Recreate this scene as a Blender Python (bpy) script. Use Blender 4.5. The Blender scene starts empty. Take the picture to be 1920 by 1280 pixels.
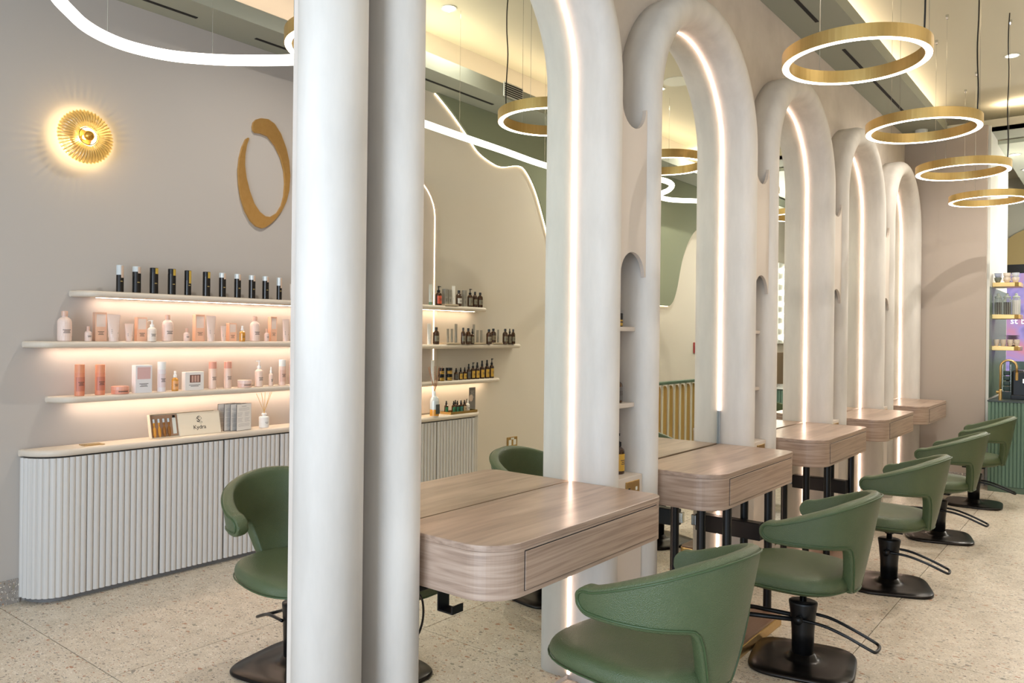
import bpy, bmesh, math, random
from mathutils import Vector, Matrix
random.seed(7)
PI = math.pi
scn = bpy.context.scene
COL = scn.collection

# ------------------------------------------------------------ camera
F = 1450.0
HEAD = math.atan(1148 / F)
ROLL = 0.0115
cam_d = bpy.data.cameras.new('camera'); cam = bpy.data.objects.new('camera', cam_d); COL.objects.link(cam)
cam_d.sensor_width = 36; cam_d.lens = F / 1920 * 36; cam_d.shift_y = -13.5 / 1920; cam_d.clip_start = 0.05
fwd = Vector((-math.sin(HEAD), math.cos(HEAD), 0)); rgt = Vector((math.cos(HEAD), math.sin(HEAD), 0)); up = Vector((0, 0, 1))
cr, sr = math.cos(ROLL), math.sin(ROLL)
r2 = rgt * cr + up * sr
u2 = up * cr - rgt * sr
m = Matrix((r2, u2, -fwd)).transposed().to_4x4(); m.translation = (1.894, 0, 1.5)
cam.matrix_world = m
scn.camera = cam

# ------------------------------------------------------------ world, daylight, exposure
scn.view_settings.view_transform = 'Standard'; scn.view_settings.look = 'None'
scn.view_settings.gamma = 1; scn.view_settings.use_curve_mapping = False
scn.view_settings.exposure = 0.1
w = bpy.data.worlds.new('world'); scn.world = w; w.use_nodes = True
w.node_tree.nodes['Background'].inputs[0].default_value = (0.78, 0.88, 1.0, 1)
w.node_tree.nodes['Background'].inputs[1].default_value = 1.2

def area(name, loc, rot, sx, sy, power, color):
    l = bpy.data.lights.new(name, 'AREA'); l.shape = 'RECTANGLE'; l.size = sx; l.size_y = sy
    l.energy = power; l.color = color
    o = bpy.data.objects.new(name, l); COL.objects.link(o); o.location = loc; o.rotation_euler = rot
    return o
WARM = (1.0, 0.80, 0.58)
DAY = (0.69, 0.83, 1.0)
area('window_daylight', (1.35, -2.9, 1.45), (PI / 2, 0, 0), 2.6, 2.6, 190, DAY)
kl = bpy.data.lights.new('kitchen_fill', 'POINT'); kl.energy = 95; kl.color = (1, .96, .9); kl.shadow_soft_size = .12  # unseen point fill, added to brighten the dim kitchen
klo = bpy.data.objects.new('kitchen_fill', kl); COL.objects.link(klo); klo.location = (2.2, 11.2, 2.7)
area('cove_light_partition', (0.22, 5.2, 3.80), (PI, 0, 0), 0.1, 8.0, 30, WARM)
area('cove_light_left', (-2.66, 3.1, 3.64), (PI, 0, 0), 0.1, 11.5, 45, WARM)
area('cove_light_right', (2.36, 5.0, 3.64), (PI, 0, 0), 0.1, 14, 40, WARM)
area('cove_light_far', (1.7, 9.45, 3.84), (PI, 0, 0), 1.7, 0.1, 12, WARM)

# ------------------------------------------------------------ materials
def lin(c):
    return tuple((x / 255 / 12.92 if x / 255 <= 0.04045 else ((x / 255 + 0.055) / 1.055) ** 2.4) for x in c) + (1,)
MATS = {}
def mat(name, rgb, rough=0.5, metal=0.0, emit=None, strength=0, trans=0, bump=None, noise=None, coat=0, alpha=1):
    if name in MATS: return MATS[name]
    m = bpy.data.materials.new(name); m.use_nodes = True; nt = m.node_tree; b = nt.nodes['Principled BSDF']
    b.inputs['Base Color'].default_value = lin(rgb); b.inputs['Roughness'].default_value = rough
    b.inputs['Metallic'].default_value = metal
    b.inputs['Transmission Weight'].default_value = trans
    b.inputs['Coat Weight'].default_value = coat
    b.inputs['Alpha'].default_value = alpha
    if emit:
        b.inputs['Emission Color'].default_value = lin(emit); b.inputs['Emission Strength'].default_value = strength
    tc = nt.nodes.new('ShaderNodeTexCoord')
    if noise:      # (scale xyz, amount, second colour)
        mp = nt.nodes.new('ShaderNodeMapping'); mp.inputs['Scale'].default_value = noise[0]
        n = nt.nodes.new('ShaderNodeTexNoise'); n.inputs['Scale'].default_value = 1; n.inputs['Detail'].default_value = 6
        n.inputs['Roughness'].default_value = 0.6
        cr_ = nt.nodes.new('ShaderNodeValToRGB'); cr_.color_ramp.elements[0].position = 0.5 - noise[1]; cr_.color_ramp.elements[1].position = 0.5 + noise[1]
        cr_.color_ramp.elements[0].color = lin(rgb); cr_.color_ramp.elements[1].color = lin(noise[2])
        nt.links.new(tc.outputs['Object'], mp.inputs[0]); nt.links.new(mp.outputs[0], n.inputs[0])
        nt.links.new(n.outputs[0], cr_.inputs[0]); nt.links.new(cr_.outputs[0], b.inputs['Base Color'])
    if bump:       # (scale, strength, kind)
        if bump[2] == 'v':
            t = nt.nodes.new('ShaderNodeTexVoronoi'); o_ = 0
        else:
            t = nt.nodes.new('ShaderNodeTexNoise'); t.inputs['Detail'].default_value = 5; o_ = 0
        t.inputs['Scale'].default_value = bump[0]
        bp = nt.nodes.new('ShaderNodeBump'); bp.inputs['Strength'].default_value = bump[1]; bp.inputs['Distance'].default_value = 0.01
        nt.links.new(tc.outputs['Object'], t.inputs['Vector']); nt.links.new(t.outputs[o_], bp.inputs['Height'])
        nt.links.new(bp.outputs[0], b.inputs['Normal'])
    MATS[name] = m; return m

plaster = mat('microcement', (220, 214, 207), 0.62, noise=((7, 7, 1.6), .22, (201, 195, 188)), bump=(14, .10, 'n'))
spandrel_m = mat('partition_plaster', (216, 205, 195), 0.7, noise=((3, 3, 3), .2, (198, 187, 177)), bump=(6, .05, 'n'))
wall_m = mat('greige_wall', (182, 175, 168), 0.8, bump=(5, .03, 'n'))
beige_m = mat('beige_wall', (212, 204, 191), 0.8)
sage_m = mat('sage_wall', (130, 136, 112), 0.8)
sage_soffit = mat('sage_soffit', (158, 161, 147), 0.75)
ceil_m = mat('ceiling_paint', (203, 198, 178), 0.85)
grey_wall = mat('end_wall_paint', (176, 163, 151), 0.8, noise=((.8, .8, .8), .4, (168, 155, 144)))
panel_m = mat('niche_panel_paint', (207, 195, 184), 0.6)
white_m = mat('white_gloss', (225, 226, 218), 0.2)
stone_m = mat('shelf_stone', (216, 205, 190), 0.45, noise=((3, 3, 3), .4, (207, 195, 179)))
flute_m = mat('flute_paint', (206, 202, 197), 0.5)
dark_m = mat('dark_void', (30, 28, 27), 0.8)
black_m = mat('black_steel', (22, 22, 23), 0.34, metal=0.3)
blackbase_m = mat('black_base_steel', (40, 36, 34), 0.28, metal=0.75)
chrome_m = mat('chrome', (215, 215, 215), 0.12, metal=1)
brass_m = mat('brushed_brass', (196, 163, 103), 0.32, metal=1, noise=((2, 60, 60), .3, (212, 180, 122)))
gold_m = mat('gold_band', (190, 160, 98), 0.38, metal=.85, noise=((60, 60, 4), .3, (202, 174, 114)))
led_m = mat('led_white', (255, 255, 255), 0.5, emit=(255, 246, 232), strength=10)
tube_m = mat('led_tube', (255, 255, 255), 0.5, emit=(255, 247, 236), strength=3.2)
strip_m = mat('led_strip', (255, 255, 255), 0.5, emit=(255, 218, 200), strength=13)
wave_m = mat('led_wave', (255, 255, 255), 0.5, emit=(255, 226, 195), strength=7)
shelfled_m = mat('led_shelf', (255, 255, 255), 0.5, emit=(255, 226, 200), strength=32)
down_m = mat('downlight', (255, 255, 255), 0.5, emit=(255, 240, 215), strength=8)
bulb_m = mat('bulb_glow', (255, 255, 255), 0.5, emit=(255, 246, 230), strength=10)
leather_m = mat('green_leather', (70, 87, 56), 0.36, noise=((6, 6, 6), .3, (88, 99, 69)), bump=(330, .3, 'v'))
pipe_m = mat('green_piping', (62, 82, 50), 0.45)
mirror_m = mat('mirror_glass', (239, 241, 233), 0.0, metal=1)
green_reed = mat('green_reeded', (96, 124, 106), 0.5)
rail_m = mat('green_rail', (84, 104, 84), 0.45)
gap_m = mat('joint', (48, 42, 38), 0.9)

def wood_mat(sc=(4.5, 0.5, 11), key='wood'):
    m = bpy.data.materials.new('greyed_walnut'); m.use_nodes = True; nt = m.node_tree; b = nt.nodes['Principled BSDF']; N = nt.nodes; Lk = nt.links
    tc = N.new('ShaderNodeTexCoord'); mp = N.new('ShaderNodeMapping'); mp.inputs['Scale'].default_value = sc
    Lk.new(tc.outputs['Object'], mp.inputs[0])
    n1 = N.new('ShaderNodeTexNoise'); n1.inputs['Scale'].default_value = 1.6; n1.inputs['Detail'].default_value = 3; n1.inputs['Distortion'].default_value = .5
    Lk.new(mp.outputs[0], n1.inputs[0])
    n2 = N.new('ShaderNodeTexNoise'); n2.inputs['Scale'].default_value = 9; n2.inputs['Detail'].default_value = 8; Lk.new(mp.outputs[0], n2.inputs[0])
    wv = N.new('ShaderNodeMath'); wv.operation = 'MULTIPLY'; wv.inputs[1].default_value = 9; Lk.new(n1.outputs[0], wv.inputs[0])
    fr = N.new('ShaderNodeMath'); fr.operation = 'PINGPONG'; fr.inputs[1].default_value = 1; Lk.new(wv.outputs[0], fr.inputs[0])
    mx = N.new('ShaderNodeMath'); mx.operation = 'MULTIPLY_ADD'; mx.inputs[1].default_value = .4; Lk.new(fr.outputs[0], mx.inputs[0]); 
    m3 = N.new('ShaderNodeMath'); m3.operation = 'MULTIPLY'; m3.inputs[1].default_value = .62; Lk.new(n2.outputs[0], m3.inputs[0]); Lk.new(m3.outputs[0], mx.inputs[2])
    cr_ = N.new('ShaderNodeValToRGB'); e = cr_.color_ramp.elements
    e[0].position = .15; e[0].color = lin((136, 114, 100)); e[1].position = .8; e[1].color = lin((184, 161, 144))
    k = e.new(.45); k.color = lin((166, 142, 125))
    Lk.new(mx.outputs[0], cr_.inputs[0]); Lk.new(cr_.outputs[0], b.inputs['Base Color'])
    b.inputs['Roughness'].default_value = .3
    MATS[key] = m; return m
wood_m = wood_mat()
woodside_m = wood_mat((1.0, .55, 20), 'woodside')
darkwood_m = mat('platform_wood', (128, 96, 76), .35, noise=((14, 1.2, 10), .25, (156, 122, 98)))

def terrazzo(name, base, base2):
    m = bpy.data.materials.new(name); m.use_nodes = True; nt = m.node_tree; b = nt.nodes['Principled BSDF']; N = nt.nodes; Lk = nt.links
    tc = N.new('ShaderNodeTexCoord')
    n0 = N.new('ShaderNodeTexNoise'); n0.inputs['Scale'].default_value = 12; n0.inputs['Detail'].default_value = 8
    Lk.new(tc.outputs['Object'], n0.inputs[0])
    r0 = N.new('ShaderNodeValToRGB'); r0.color_ramp.elements[0].position = .3; r0.color_ramp.elements[1].position = .7
    r0.color_ramp.elements[0].color = lin(base); r0.color_ramp.elements[1].color = lin(base2); Lk.new(n0.outputs[0], r0.inputs[0])
    prev = r0.outputs[0]
    dn = N.new('ShaderNodeTexNoise'); dn.inputs['Scale'].default_value = 30; Lk.new(tc.outputs['Object'], dn.inputs[0])
    va = N.new('ShaderNodeVectorMath'); va.operation = 'SCALE'; va.inputs[3].default_value = .03; Lk.new(dn.outputs[1], va.inputs[0])
    vb = N.new('ShaderNodeVectorMath'); vb.operation = 'ADD'; Lk.new(tc.outputs['Object'], vb.inputs[0]); Lk.new(va.outputs[0], vb.inputs[1])
    for sc, thr, keep, cols in ((120, .40, .45, [(228, 221, 208), (138, 128, 116), (188, 164, 140), (232, 226, 216), (116, 106, 95)]),
                                (52, .36, .36, [(228, 220, 208), (124, 112, 98), (168, 120, 90), (138, 134, 126), (216, 202, 180)]),
                                (20, .27, .20, [(168, 118, 88), (130, 122, 110), (205, 192, 172), (176, 140, 112), (142, 136, 120)])):
        mpn = N.new('ShaderNodeMapping'); mpn.inputs['Scale'].default_value = (1, 1.7, 1); Lk.new(vb.outputs[0], mpn.inputs[0])
        v = N.new('ShaderNodeTexVoronoi'); v.inputs['Scale'].default_value = sc; Lk.new(mpn.outputs[0], v.inputs['Vector'])
        sp = N.new('ShaderNodeSeparateColor'); Lk.new(v.outputs['Color'], sp.inputs[0])
        lt = N.new('ShaderNodeMath'); lt.operation = 'LESS_THAN'; lt.inputs[1].default_value = thr; Lk.new(v.outputs['Distance'], lt.inputs[0])
        kp = N.new('ShaderNodeMath'); kp.operation = 'LESS_THAN'; kp.inputs[1].default_value = keep; Lk.new(sp.outputs[0], kp.inputs[0])
        mu = N.new('ShaderNodeMath'); mu.operation = 'MULTIPLY'; Lk.new(lt.outputs[0], mu.inputs[0]); Lk.new(kp.outputs[0], mu.inputs[1])
        m2 = N.new('ShaderNodeMath'); m2.operation = 'MULTIPLY'; m2.inputs[1].default_value = .95; Lk.new(mu.outputs[0], m2.inputs[0])
        cr_ = N.new('ShaderNodeValToRGB'); cr_.color_ramp.interpolation = 'CONSTANT'; e = cr_.color_ramp.elements
        e[0].color = lin(cols[0]); e[0].position = 0; e[1].color = lin(cols[1]); e[1].position = .2
        for i in (2, 3, 4): q = e.new(.2 * i); q.color = lin(cols[i])
        Lk.new(sp.outputs[1], cr_.inputs[0])
        mx = N.new('ShaderNodeMix'); mx.data_type = 'RGBA'; Lk.new(m2.outputs[0], mx.inputs[0]); Lk.new(prev, mx.inputs[6]); Lk.new(cr_.outputs[0], mx.inputs[7])
        prev = mx.outputs[2]
    Lk.new(prev, b.inputs['Base Color']); b.inputs['Roughness'].default_value = .38
    MATS[name] = m; return m
terr_m = terrazzo('terrazzo', (194, 182, 164), (213, 202, 185))
skirt_m = terrazzo('terrazzo_skirting', (142, 136, 130), (158, 152, 146))

# ------------------------------------------------------------ helpers
def link(name, bm, m, parent=None, smooth=False, kind=None):
    bmesh.ops.recalc_face_normals(bm, faces=bm.faces)
    me = bpy.data.meshes.new(name); bm.to_mesh(me); bm.free()
    if smooth:
        for p in me.polygons: p.use_smooth = True
    if m: me.materials.append(m)
    return place(name, me, parent, kind)
def place(name, me, parent=None, kind=None, loc=None, rz=None):
    o = bpy.data.objects.new(name, me); COL.objects.link(o)
    if parent: o.parent = parent
    if kind: o['kind'] = kind
    if loc: o.location = loc
    if rz is not None: o.rotation_euler = (0, 0, rz)
    return o
def empty(name, loc=(0, 0, 0), rz=0):
    o = bpy.data.objects.new(name, None); COL.objects.link(o); o.location = loc; o.rotation_euler = (0, 0, rz); o.empty_display_size = .05
    return o
def tag(o, label, cat, group=None):
    o['label'] = label; o['category'] = cat
    if group: o['group'] = group
    return o
def struct(o): o['kind'] = 'structure'; return o

def B(bm, x0, x1, y0, y1, z0, z1):
    v = [bm.verts.new((x, y, z)) for x in (x0, x1) for y in (y0, y1) for z in (z0, z1)]
    for f in ((0, 1, 3, 2), (4, 6, 7, 5), (0, 4, 5, 1), (2, 3, 7, 6), (0, 2, 6, 4), (1, 5, 7, 3)): bm.faces.new([v[i] for i in f])
    return bm
def box(x0, x1, y0, y1, z0, z1, bev=0):
    bm = B(bmesh.new(), x0, x1, y0, y1, z0, z1)
    if bev: bmesh.ops.bevel(bm, geom=bm.edges[:], offset=bev, segments=2, profile=.5, affect='EDGES')
    return bm
def rings(bm, rs, close=True, cap=True):
    """rs: list of rings (lists of 3-D points, same length)"""
    V = [[bm.verts.new(p) for p in r] for r in rs]; n = len(rs[0])
    for a, b_ in zip(V, V[1:]):
        for i in range(n if close else n - 1):
            j = (i + 1) % n
            bm.faces.new((a[i], a[j], b_[j], b_[i]))
    if cap:
        bm.faces.new(V[0][::-1]); bm.faces.new(V[-1])
    return bm
def lathe(prof, n=16, bm=None, c=(0, 0), cap=True):
    bm = bm or bmesh.new()
    return rings(bm, [[(c[0] + r * math.cos(2 * PI * i / n), c[1] + r * math.sin(2 * PI * i / n), z) for i in range(n)] for r, z in prof], cap=cap)
def prism(pts, axis, a0, a1, bm=None):
    """polygon pts in the two other axes, extruded along axis"""
    bm = bm or bmesh.new()
    def P(p, a):
        return {'x': (a, p[0], p[1]), 'y': (p[0], a, p[1]), 'z': (p[0], p[1], a)}[axis]
    return rings(bm, [[P(p, a0) for p in pts], [P(p, a1) for p in pts]])
def catmull(P, n=8, closed=False):
    P = [Vector(p) for p in P]; out = []
    for i in range(len(P) - 1):
        p0 = P[max(i - 1, 0)]; p1 = P[i]; p2 = P[i + 1]; p3 = P[min(i + 2, len(P) - 1)]
        for k in range(n):
            t = k / n
            out.append(.5 * ((2 * p1) + (p2 - p0) * t + (2 * p0 - 5 * p1 + 4 * p2 - p3) * t * t + (3 * p1 - 3 * p2 + p3 - p0) * t ** 3))
    out.append(P[-1]); return out
def tube(path, r, n=8, bm=None, closed=False):
    bm = bm or bmesh.new(); path = [Vector(p) for p in path]; R = []
    N = len(path); nrm = None
    for i, p in enumerate(path):
        if closed: d = (path[(i + 1) % N] - path[i - 1])
        else: d = path[min(i + 1, N - 1)] - path[max(i - 1, 0)]
        d.normalize()
        if nrm is None:
            nrm = Vector((0, 0, 1)) if abs(d.z) < .9 else Vector((1, 0, 0))
        nrm = (nrm - d * nrm.dot(d)).normalized(); b_ = d.cross(nrm)
        rr = r[i] if isinstance(r, (list, tuple)) else r
        R.append([p + (nrm * math.cos(2 * PI * k / n) + b_ * math.sin(2 * PI * k / n)) * rr for k in range(n)])
    if closed:
        R.append(R[0]); rings(bm, R, cap=False); bmesh.ops.remove_doubles(bm, verts=bm.verts, dist=1e-6)
        return bm
    return rings(bm, R)
def slab(outline, z0, z1, r, seg=4):
    """plate with a bullnose edge: outline is a closed CCW list of (x, y)"""
    n = len(outline); nor = []
    for i in range(n):
        a = Vector(outline[i - 1]); b_ = Vector(outline[(i + 1) % n]); d = (b_ - a).normalized(); nor.append(Vector((d.y, -d.x)))
    R = []
    for s in range(seg + 1):
        t = PI / 2 * s / seg; ins = r * (1 - math.sin(t)); z = z0 + r * (1 - math.cos(t))
        R.append([(p[0] - q.x * ins, p[1] - q.y * ins, z) for p, q in zip(outline, nor)])
    for s in range(seg + 1):
        t = PI / 2 * s / seg; ins = r * (1 - math.cos(t)); z = z1 - r * (1 - math.sin(t))
        R.append([(p[0] - q.x * ins, p[1] - q.y * ins, z) for p, q in zip(outline, nor)])
    return rings(bmesh.new(), R)
def text_me(s, size, ext=.0006, align='CENTER'):
    c = bpy.data.curves.new('txt', 'FONT'); c.body = s; c.size = size; c.extrude = ext; c.align_x = align; c.resolution_u = 2
    o = bpy.data.objects.new('txt', c); COL.objects.link(o)
    bpy.context.view_layer.update()
    me = bpy.data.meshes.new_from_object(o.evaluated_get(bpy.context.evaluated_depsgraph_get()))
    bpy.data.objects.remove(o); return me

# ------------------------------------------------------------ layout constants (metres)
RJ = [2.81 + 1.573 * k for k in range(5)]       # right jamb of each mirror
OW = 1.06                                        # opening width
SPR = 2.60                                       # spring height of the arches
MW, MD = 0.15, 0.113                             # moulding width, straight depth
EY = RJ[4] + MW                                  # face of the end wall
WL, WR = -2.86, 2.58                             # side walls
CZ = 3.95; SZ = 3.71; SZ2 = 3.475                # ceiling, soffits
YF, YB = -3.0, 14.0

# ------------------------------------------------------------ floor of terrazzo tiles
fl = struct(link('floor', box(WL - .1, WR + 2.6, YF, YB, -.06, -.012), gap_m))
xs = [0.896 + 1.21 * k for k in range(-4, 4)]; ys = [1.56 + 1.245 * k for k in range(-4, 11)]
tile_me = {}
ti = 0
for i, x in enumerate(xs):
    for j, y in enumerate(ys):
        x0, x1 = max(x, WL - .02), min(x + 1.21, WR + 2.5); y0, y1 = max(y, YF), min(y + 1.245, YB)
        if x1 - x0 < .05 or y1 - y0 < .05: continue
        bm = box(x0 + .002, x1 - .002, y0 + .002, y1 - .002, -.012, 0)
        link('floor_tile', bm, terr_m, fl)

# ------------------------------------------------------------ shell
struct(link('wall_left', box(WL - .12, WL, YF, YB, 0, CZ), wall_m))
struct(link('wall_right', box(WR, WR + .12, 2.2, 13.9, 0, CZ), beige_m))
struct(link('wall_far', box(WL, WR + 2.6, YB - .1, YB, 0, CZ), mat('pale_far_wall', (196, 196, 182), .7)))
struct(link('ceiling', box(WL - .12, WR + 2.6, YF, YB, CZ, CZ + .1), ceil_m))
struct(link('wall_partition', box(-.10, 0, 1.43, EY + .1, 0, CZ), spandrel_m))
struct(link('wall_end', box(-.1, .775, EY, EY + .06, 0, SZ), grey_wall))
struct(link('wall_end_side', box(.60, .80, EY + .062, EY + 1.55, 0, SZ), mat('white_side_paint', (216, 216, 208), .55)))
struct(link('wall_end_tiles', box(.8002, .803, EY + .065, EY + 1.5, .9, 2.05), mat('green_glass_tile', (104, 122, 108), .4)))
struct(link('wall_other_room_end', box(WL, -.1, EY, EY + .1, 0, CZ), wall_m))
# shop front at the camera's back: mullions of the big window
bm = bmesh.new()
for x in (-2.8, -1.4, 0, 1.4, 2.8, 4.2): B(bm, x - .03, x + .03, YF, YF + .06, 0, CZ)
B(bm, WL, WR + 2.6, YF, YF + .06, 3.3, 3.36)
struct(link('window_1', bm, mat('window_metal', (70, 70, 70), .4, metal=.6)))

# end column: the rounded end of the partition
struct(link('partition_end_column', lathe([(.1, 0), (.1, CZ)], 48, c=(.09, 1.43)), plaster, smooth=True))
# soffits
struct(link('soffit_partition', box(0, .39, .2, EY + .4, SZ, SZ + .03), sage_soffit))
struct(link('soffit_partition_lip', box(.36, .39, .2, EY + .4, SZ + .03, SZ + .10), sage_soffit))
struct(link('soffit_left', box(WL, -2.5, YF, EY, SZ2, SZ2 + .03), sage_soffit))
struct(link('soffit_left_lip', box(-2.53, -2.5, YF, EY, SZ2 + .03, SZ2 + .10), sage_soffit))
struct(link('soffit_right', box(2.2, WR, 2.2, 13.9, SZ2, SZ2 + .03), sage_soffit))
struct(link('soffit_right_lip', box(2.2, 2.23, 2.2, 13.9, SZ2 + .03, SZ2 + .12), sage_soffit))
struct(link('soffit_far', box(.39, 2.2, EY + .1, EY + .55, 3.66, 3.70), sage_soffit))
struct(link('beam_far', box(.39, WR + 2.6, EY + .10, EY + .13, 3.66, 3.78), ceil_m))
struct(link('ceiling_kitchen', box(.8, WR + 2.6, EY + .6, YB, 3.62, 3.66), mat('kitchen_ceiling_paint', (200, 206, 190), .6)))

# slot diffusers cut in the soffits
def slot(x, y0, y1, z, label):
    o = link('slot_diffuser', box(x - .012, x + .012, y0, y1, z - .004, z + .002), dark_m); tag(o, label, 'air vent', 'slot diffusers in the soffits')
    B_ = None
for x, y0, y1, z, lb in ((.19, 4.2, 5.55, SZ, 'dark linear air slot in green soffit above second arch'), (.19, 6.2, 8.35, SZ, 'dark linear air slot in green soffit behind upper two rings'),
                  (-2.715, 1.6, 2.58, SZ2, 'dark linear air slot in soffit above wall lamp'), (-2.715, 3.0, 3.5, SZ2, 'dark linear air slot in soffit beside left gold ring'),
                  (2.39, 4.0, 5.1, SZ2, 'dark linear air slot in soffit seen in the first mirror'), (2.39, 6.3, 7.3, SZ2, 'dark linear air slot seen inside the mirrored ring in the first mirror')):
    slot(x, y0, y1, z, lb)

# skirting
sk = struct(link('baseboard_left', box(WL, WL + .014, YF, 1.66, 0, .13), skirt_m))
struct(link('baseboard_end', box(0, .78, EY - .014, EY, 0, .11), skirt_m))

# ------------------------------------------------------------ mirror arches
def arch_pts(L, R, r_off, nseg=28, z0=0.0):
    """open path of (Y, Z, outwardY, outwardZ) around the opening"""
    c = (L + R) / 2; r = (R - L) / 2; P = []
    for z in (z0, .9, 1.8): P.append((L, z, -1, 0))
    for i in range(nseg + 1):
        t = PI - PI * i / nseg; P.append((c + r * math.cos(t), SPR + r * math.sin(t), math.cos(t), math.sin(t)))
    for z in (1.8, .9, z0): P.append((R, z, 1, 0))
    return [(y + a * r_off, z + b_ * r_off, a, b_) for y, z, a, b_ in P]
prof = [(0, 0), (0, MD * .5)] + [(MW / 2 - MW / 2 * math.cos(PI * i / 12), MD + MW / 2 * math.sin(PI * i / 12)) for i in range(13)] + [(MW, MD * .5), (MW, 0)]
ordn = ['nearest', 'second', 'third', 'fourth', 'farthest']
for k in range(5):
    R = RJ[k]; L = R - OW
    root = empty('mirror_arch', (0, (L + R) / 2, 0))
    tag(root, 'cream plaster arch with backlit mirror, %s of the five stations' % ordn[k], 'mirror', 'arched mirror stations')
    oy = (L + R) / 2
    base = arch_pts(-OW / 2, OW / 2, 0)
    bm = bmesh.new()
    rings(bm, [[(x + .001, y + a * d, z + b_ * d) for d, x in prof] for y, z, a, b_ in base], close=True, cap=True)
    link('arch_moulding', bm, plaster, root, smooth=True)
    # mirror pane
    pts = [(y, z) for y, z, a, b_ in arch_pts(-OW / 2, OW / 2, -.0005, z0=.02)]
    link('mirror_pane', prism(pts, 'x', .0012, .004), mirror_m, root)
    # LED strip in the corner between glass and plaster
    P = arch_pts(-OW / 2, OW / 2, 0, z0=.02)
    bm = bmesh.new()
    def strip(PP):
        rings(bm, [[(x, y - a * d, z - b_ * d) for x, d in ((.005, .0008), (.009, .0008), (.009, .003), (.005, .003))] for y, z, a, b_ in PP])
    if k == 1:
        Q = [p for p in P]; Q[-2] = (Q[-2][0], 1.06, 1, 0); strip(Q[:-1])
        strip([(OW / 2, .68, 1, 0), (OW / 2, .02, 1, 0)])
    else: strip(P)
    link('light_strip', bm, strip_m, root)
    if k == 1:
        o = link('strip_cable_cover', box(.005, .013, OW / 2 - .008, OW / 2, .865, 1.06), mat('grey_plastic', (150, 156, 160), .4), root); o['label'] = 'grey cover below the end of the light strip'

# niches between the arches
for k in range(4):
    y0 = RJ[k] + MW; y1 = RJ[k + 1] - OW - MW; c = (y0 + y1) / 2; h = (y1 - y0) / 2
    root = empty('shelf_niche', (0, c, 0))
    tag(root, 'narrow cream shelf niche between the %s and %s arches' % (ordn[k], ordn[k + 1]), 'shelf', 'shelf niches between the arches')
    q = .012
    pts = [(-h - q, 1.77), (-h, 1.77)] + [(-h * math.cos(PI * i / 14), 1.77 + h * math.sin(PI * i / 14)) for i in range(1, 14)] + [(h, 1.77), (h + q, 1.77)]
    pts += [(h + q, 2.54), (h, 2.54)] + [(h * math.cos(PI * i / 14), 2.54 - h * math.sin(PI * i / 14)) for i in range(1, 14)] + [(-h, 2.54), (-h - q, 2.54)]
    # build strip-wise so the concave outline triangulates well
    bm = bmesh.new(); n = 17; lo = pts[:n]; hi = pts[n:][::-1]
    ra = [[bm.verts.new((x, p[0], p[1])) for p in lo] for x in (.138, .156)]; rb = [[bm.verts.new((x, p[0], p[1])) for p in hi] for x in (.138, .156)]
    for i in range(n - 1):
        bm.faces.new((ra[0][i], rb[0][i], rb[0][i + 1], ra[0][i + 1])); bm.faces.new((ra[1][i], ra[1][i + 1], rb[1][i + 1], rb[1][i]))
        bm.faces.new((ra[0][i], ra[0][i + 1], ra[1][i + 1], ra[1][i])); bm.faces.new((rb[0][i], rb[1][i], rb[1][i + 1], rb[0][i + 1]))
    link('arched_panel', bm, panel_m, root)
    for z in (1.54, 1.19): link('shelf', box(.001, .112, -h, h, z - .02, z, .002), panel_m, root)
    link('base_box', box(.001, .156, -h, h, .09, .865, .002), panel_m, root)
    sp = link('socket_plate', box(.156, .162, -.045, .075, .775, .845, .002), brass_m, root)
    for yy in (-.02, .045): link('socket_hole', box(.162, .1628, yy - .008, yy + .008, .80, .816), dark_m if yy < 0 else white_m, sp)

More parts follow.
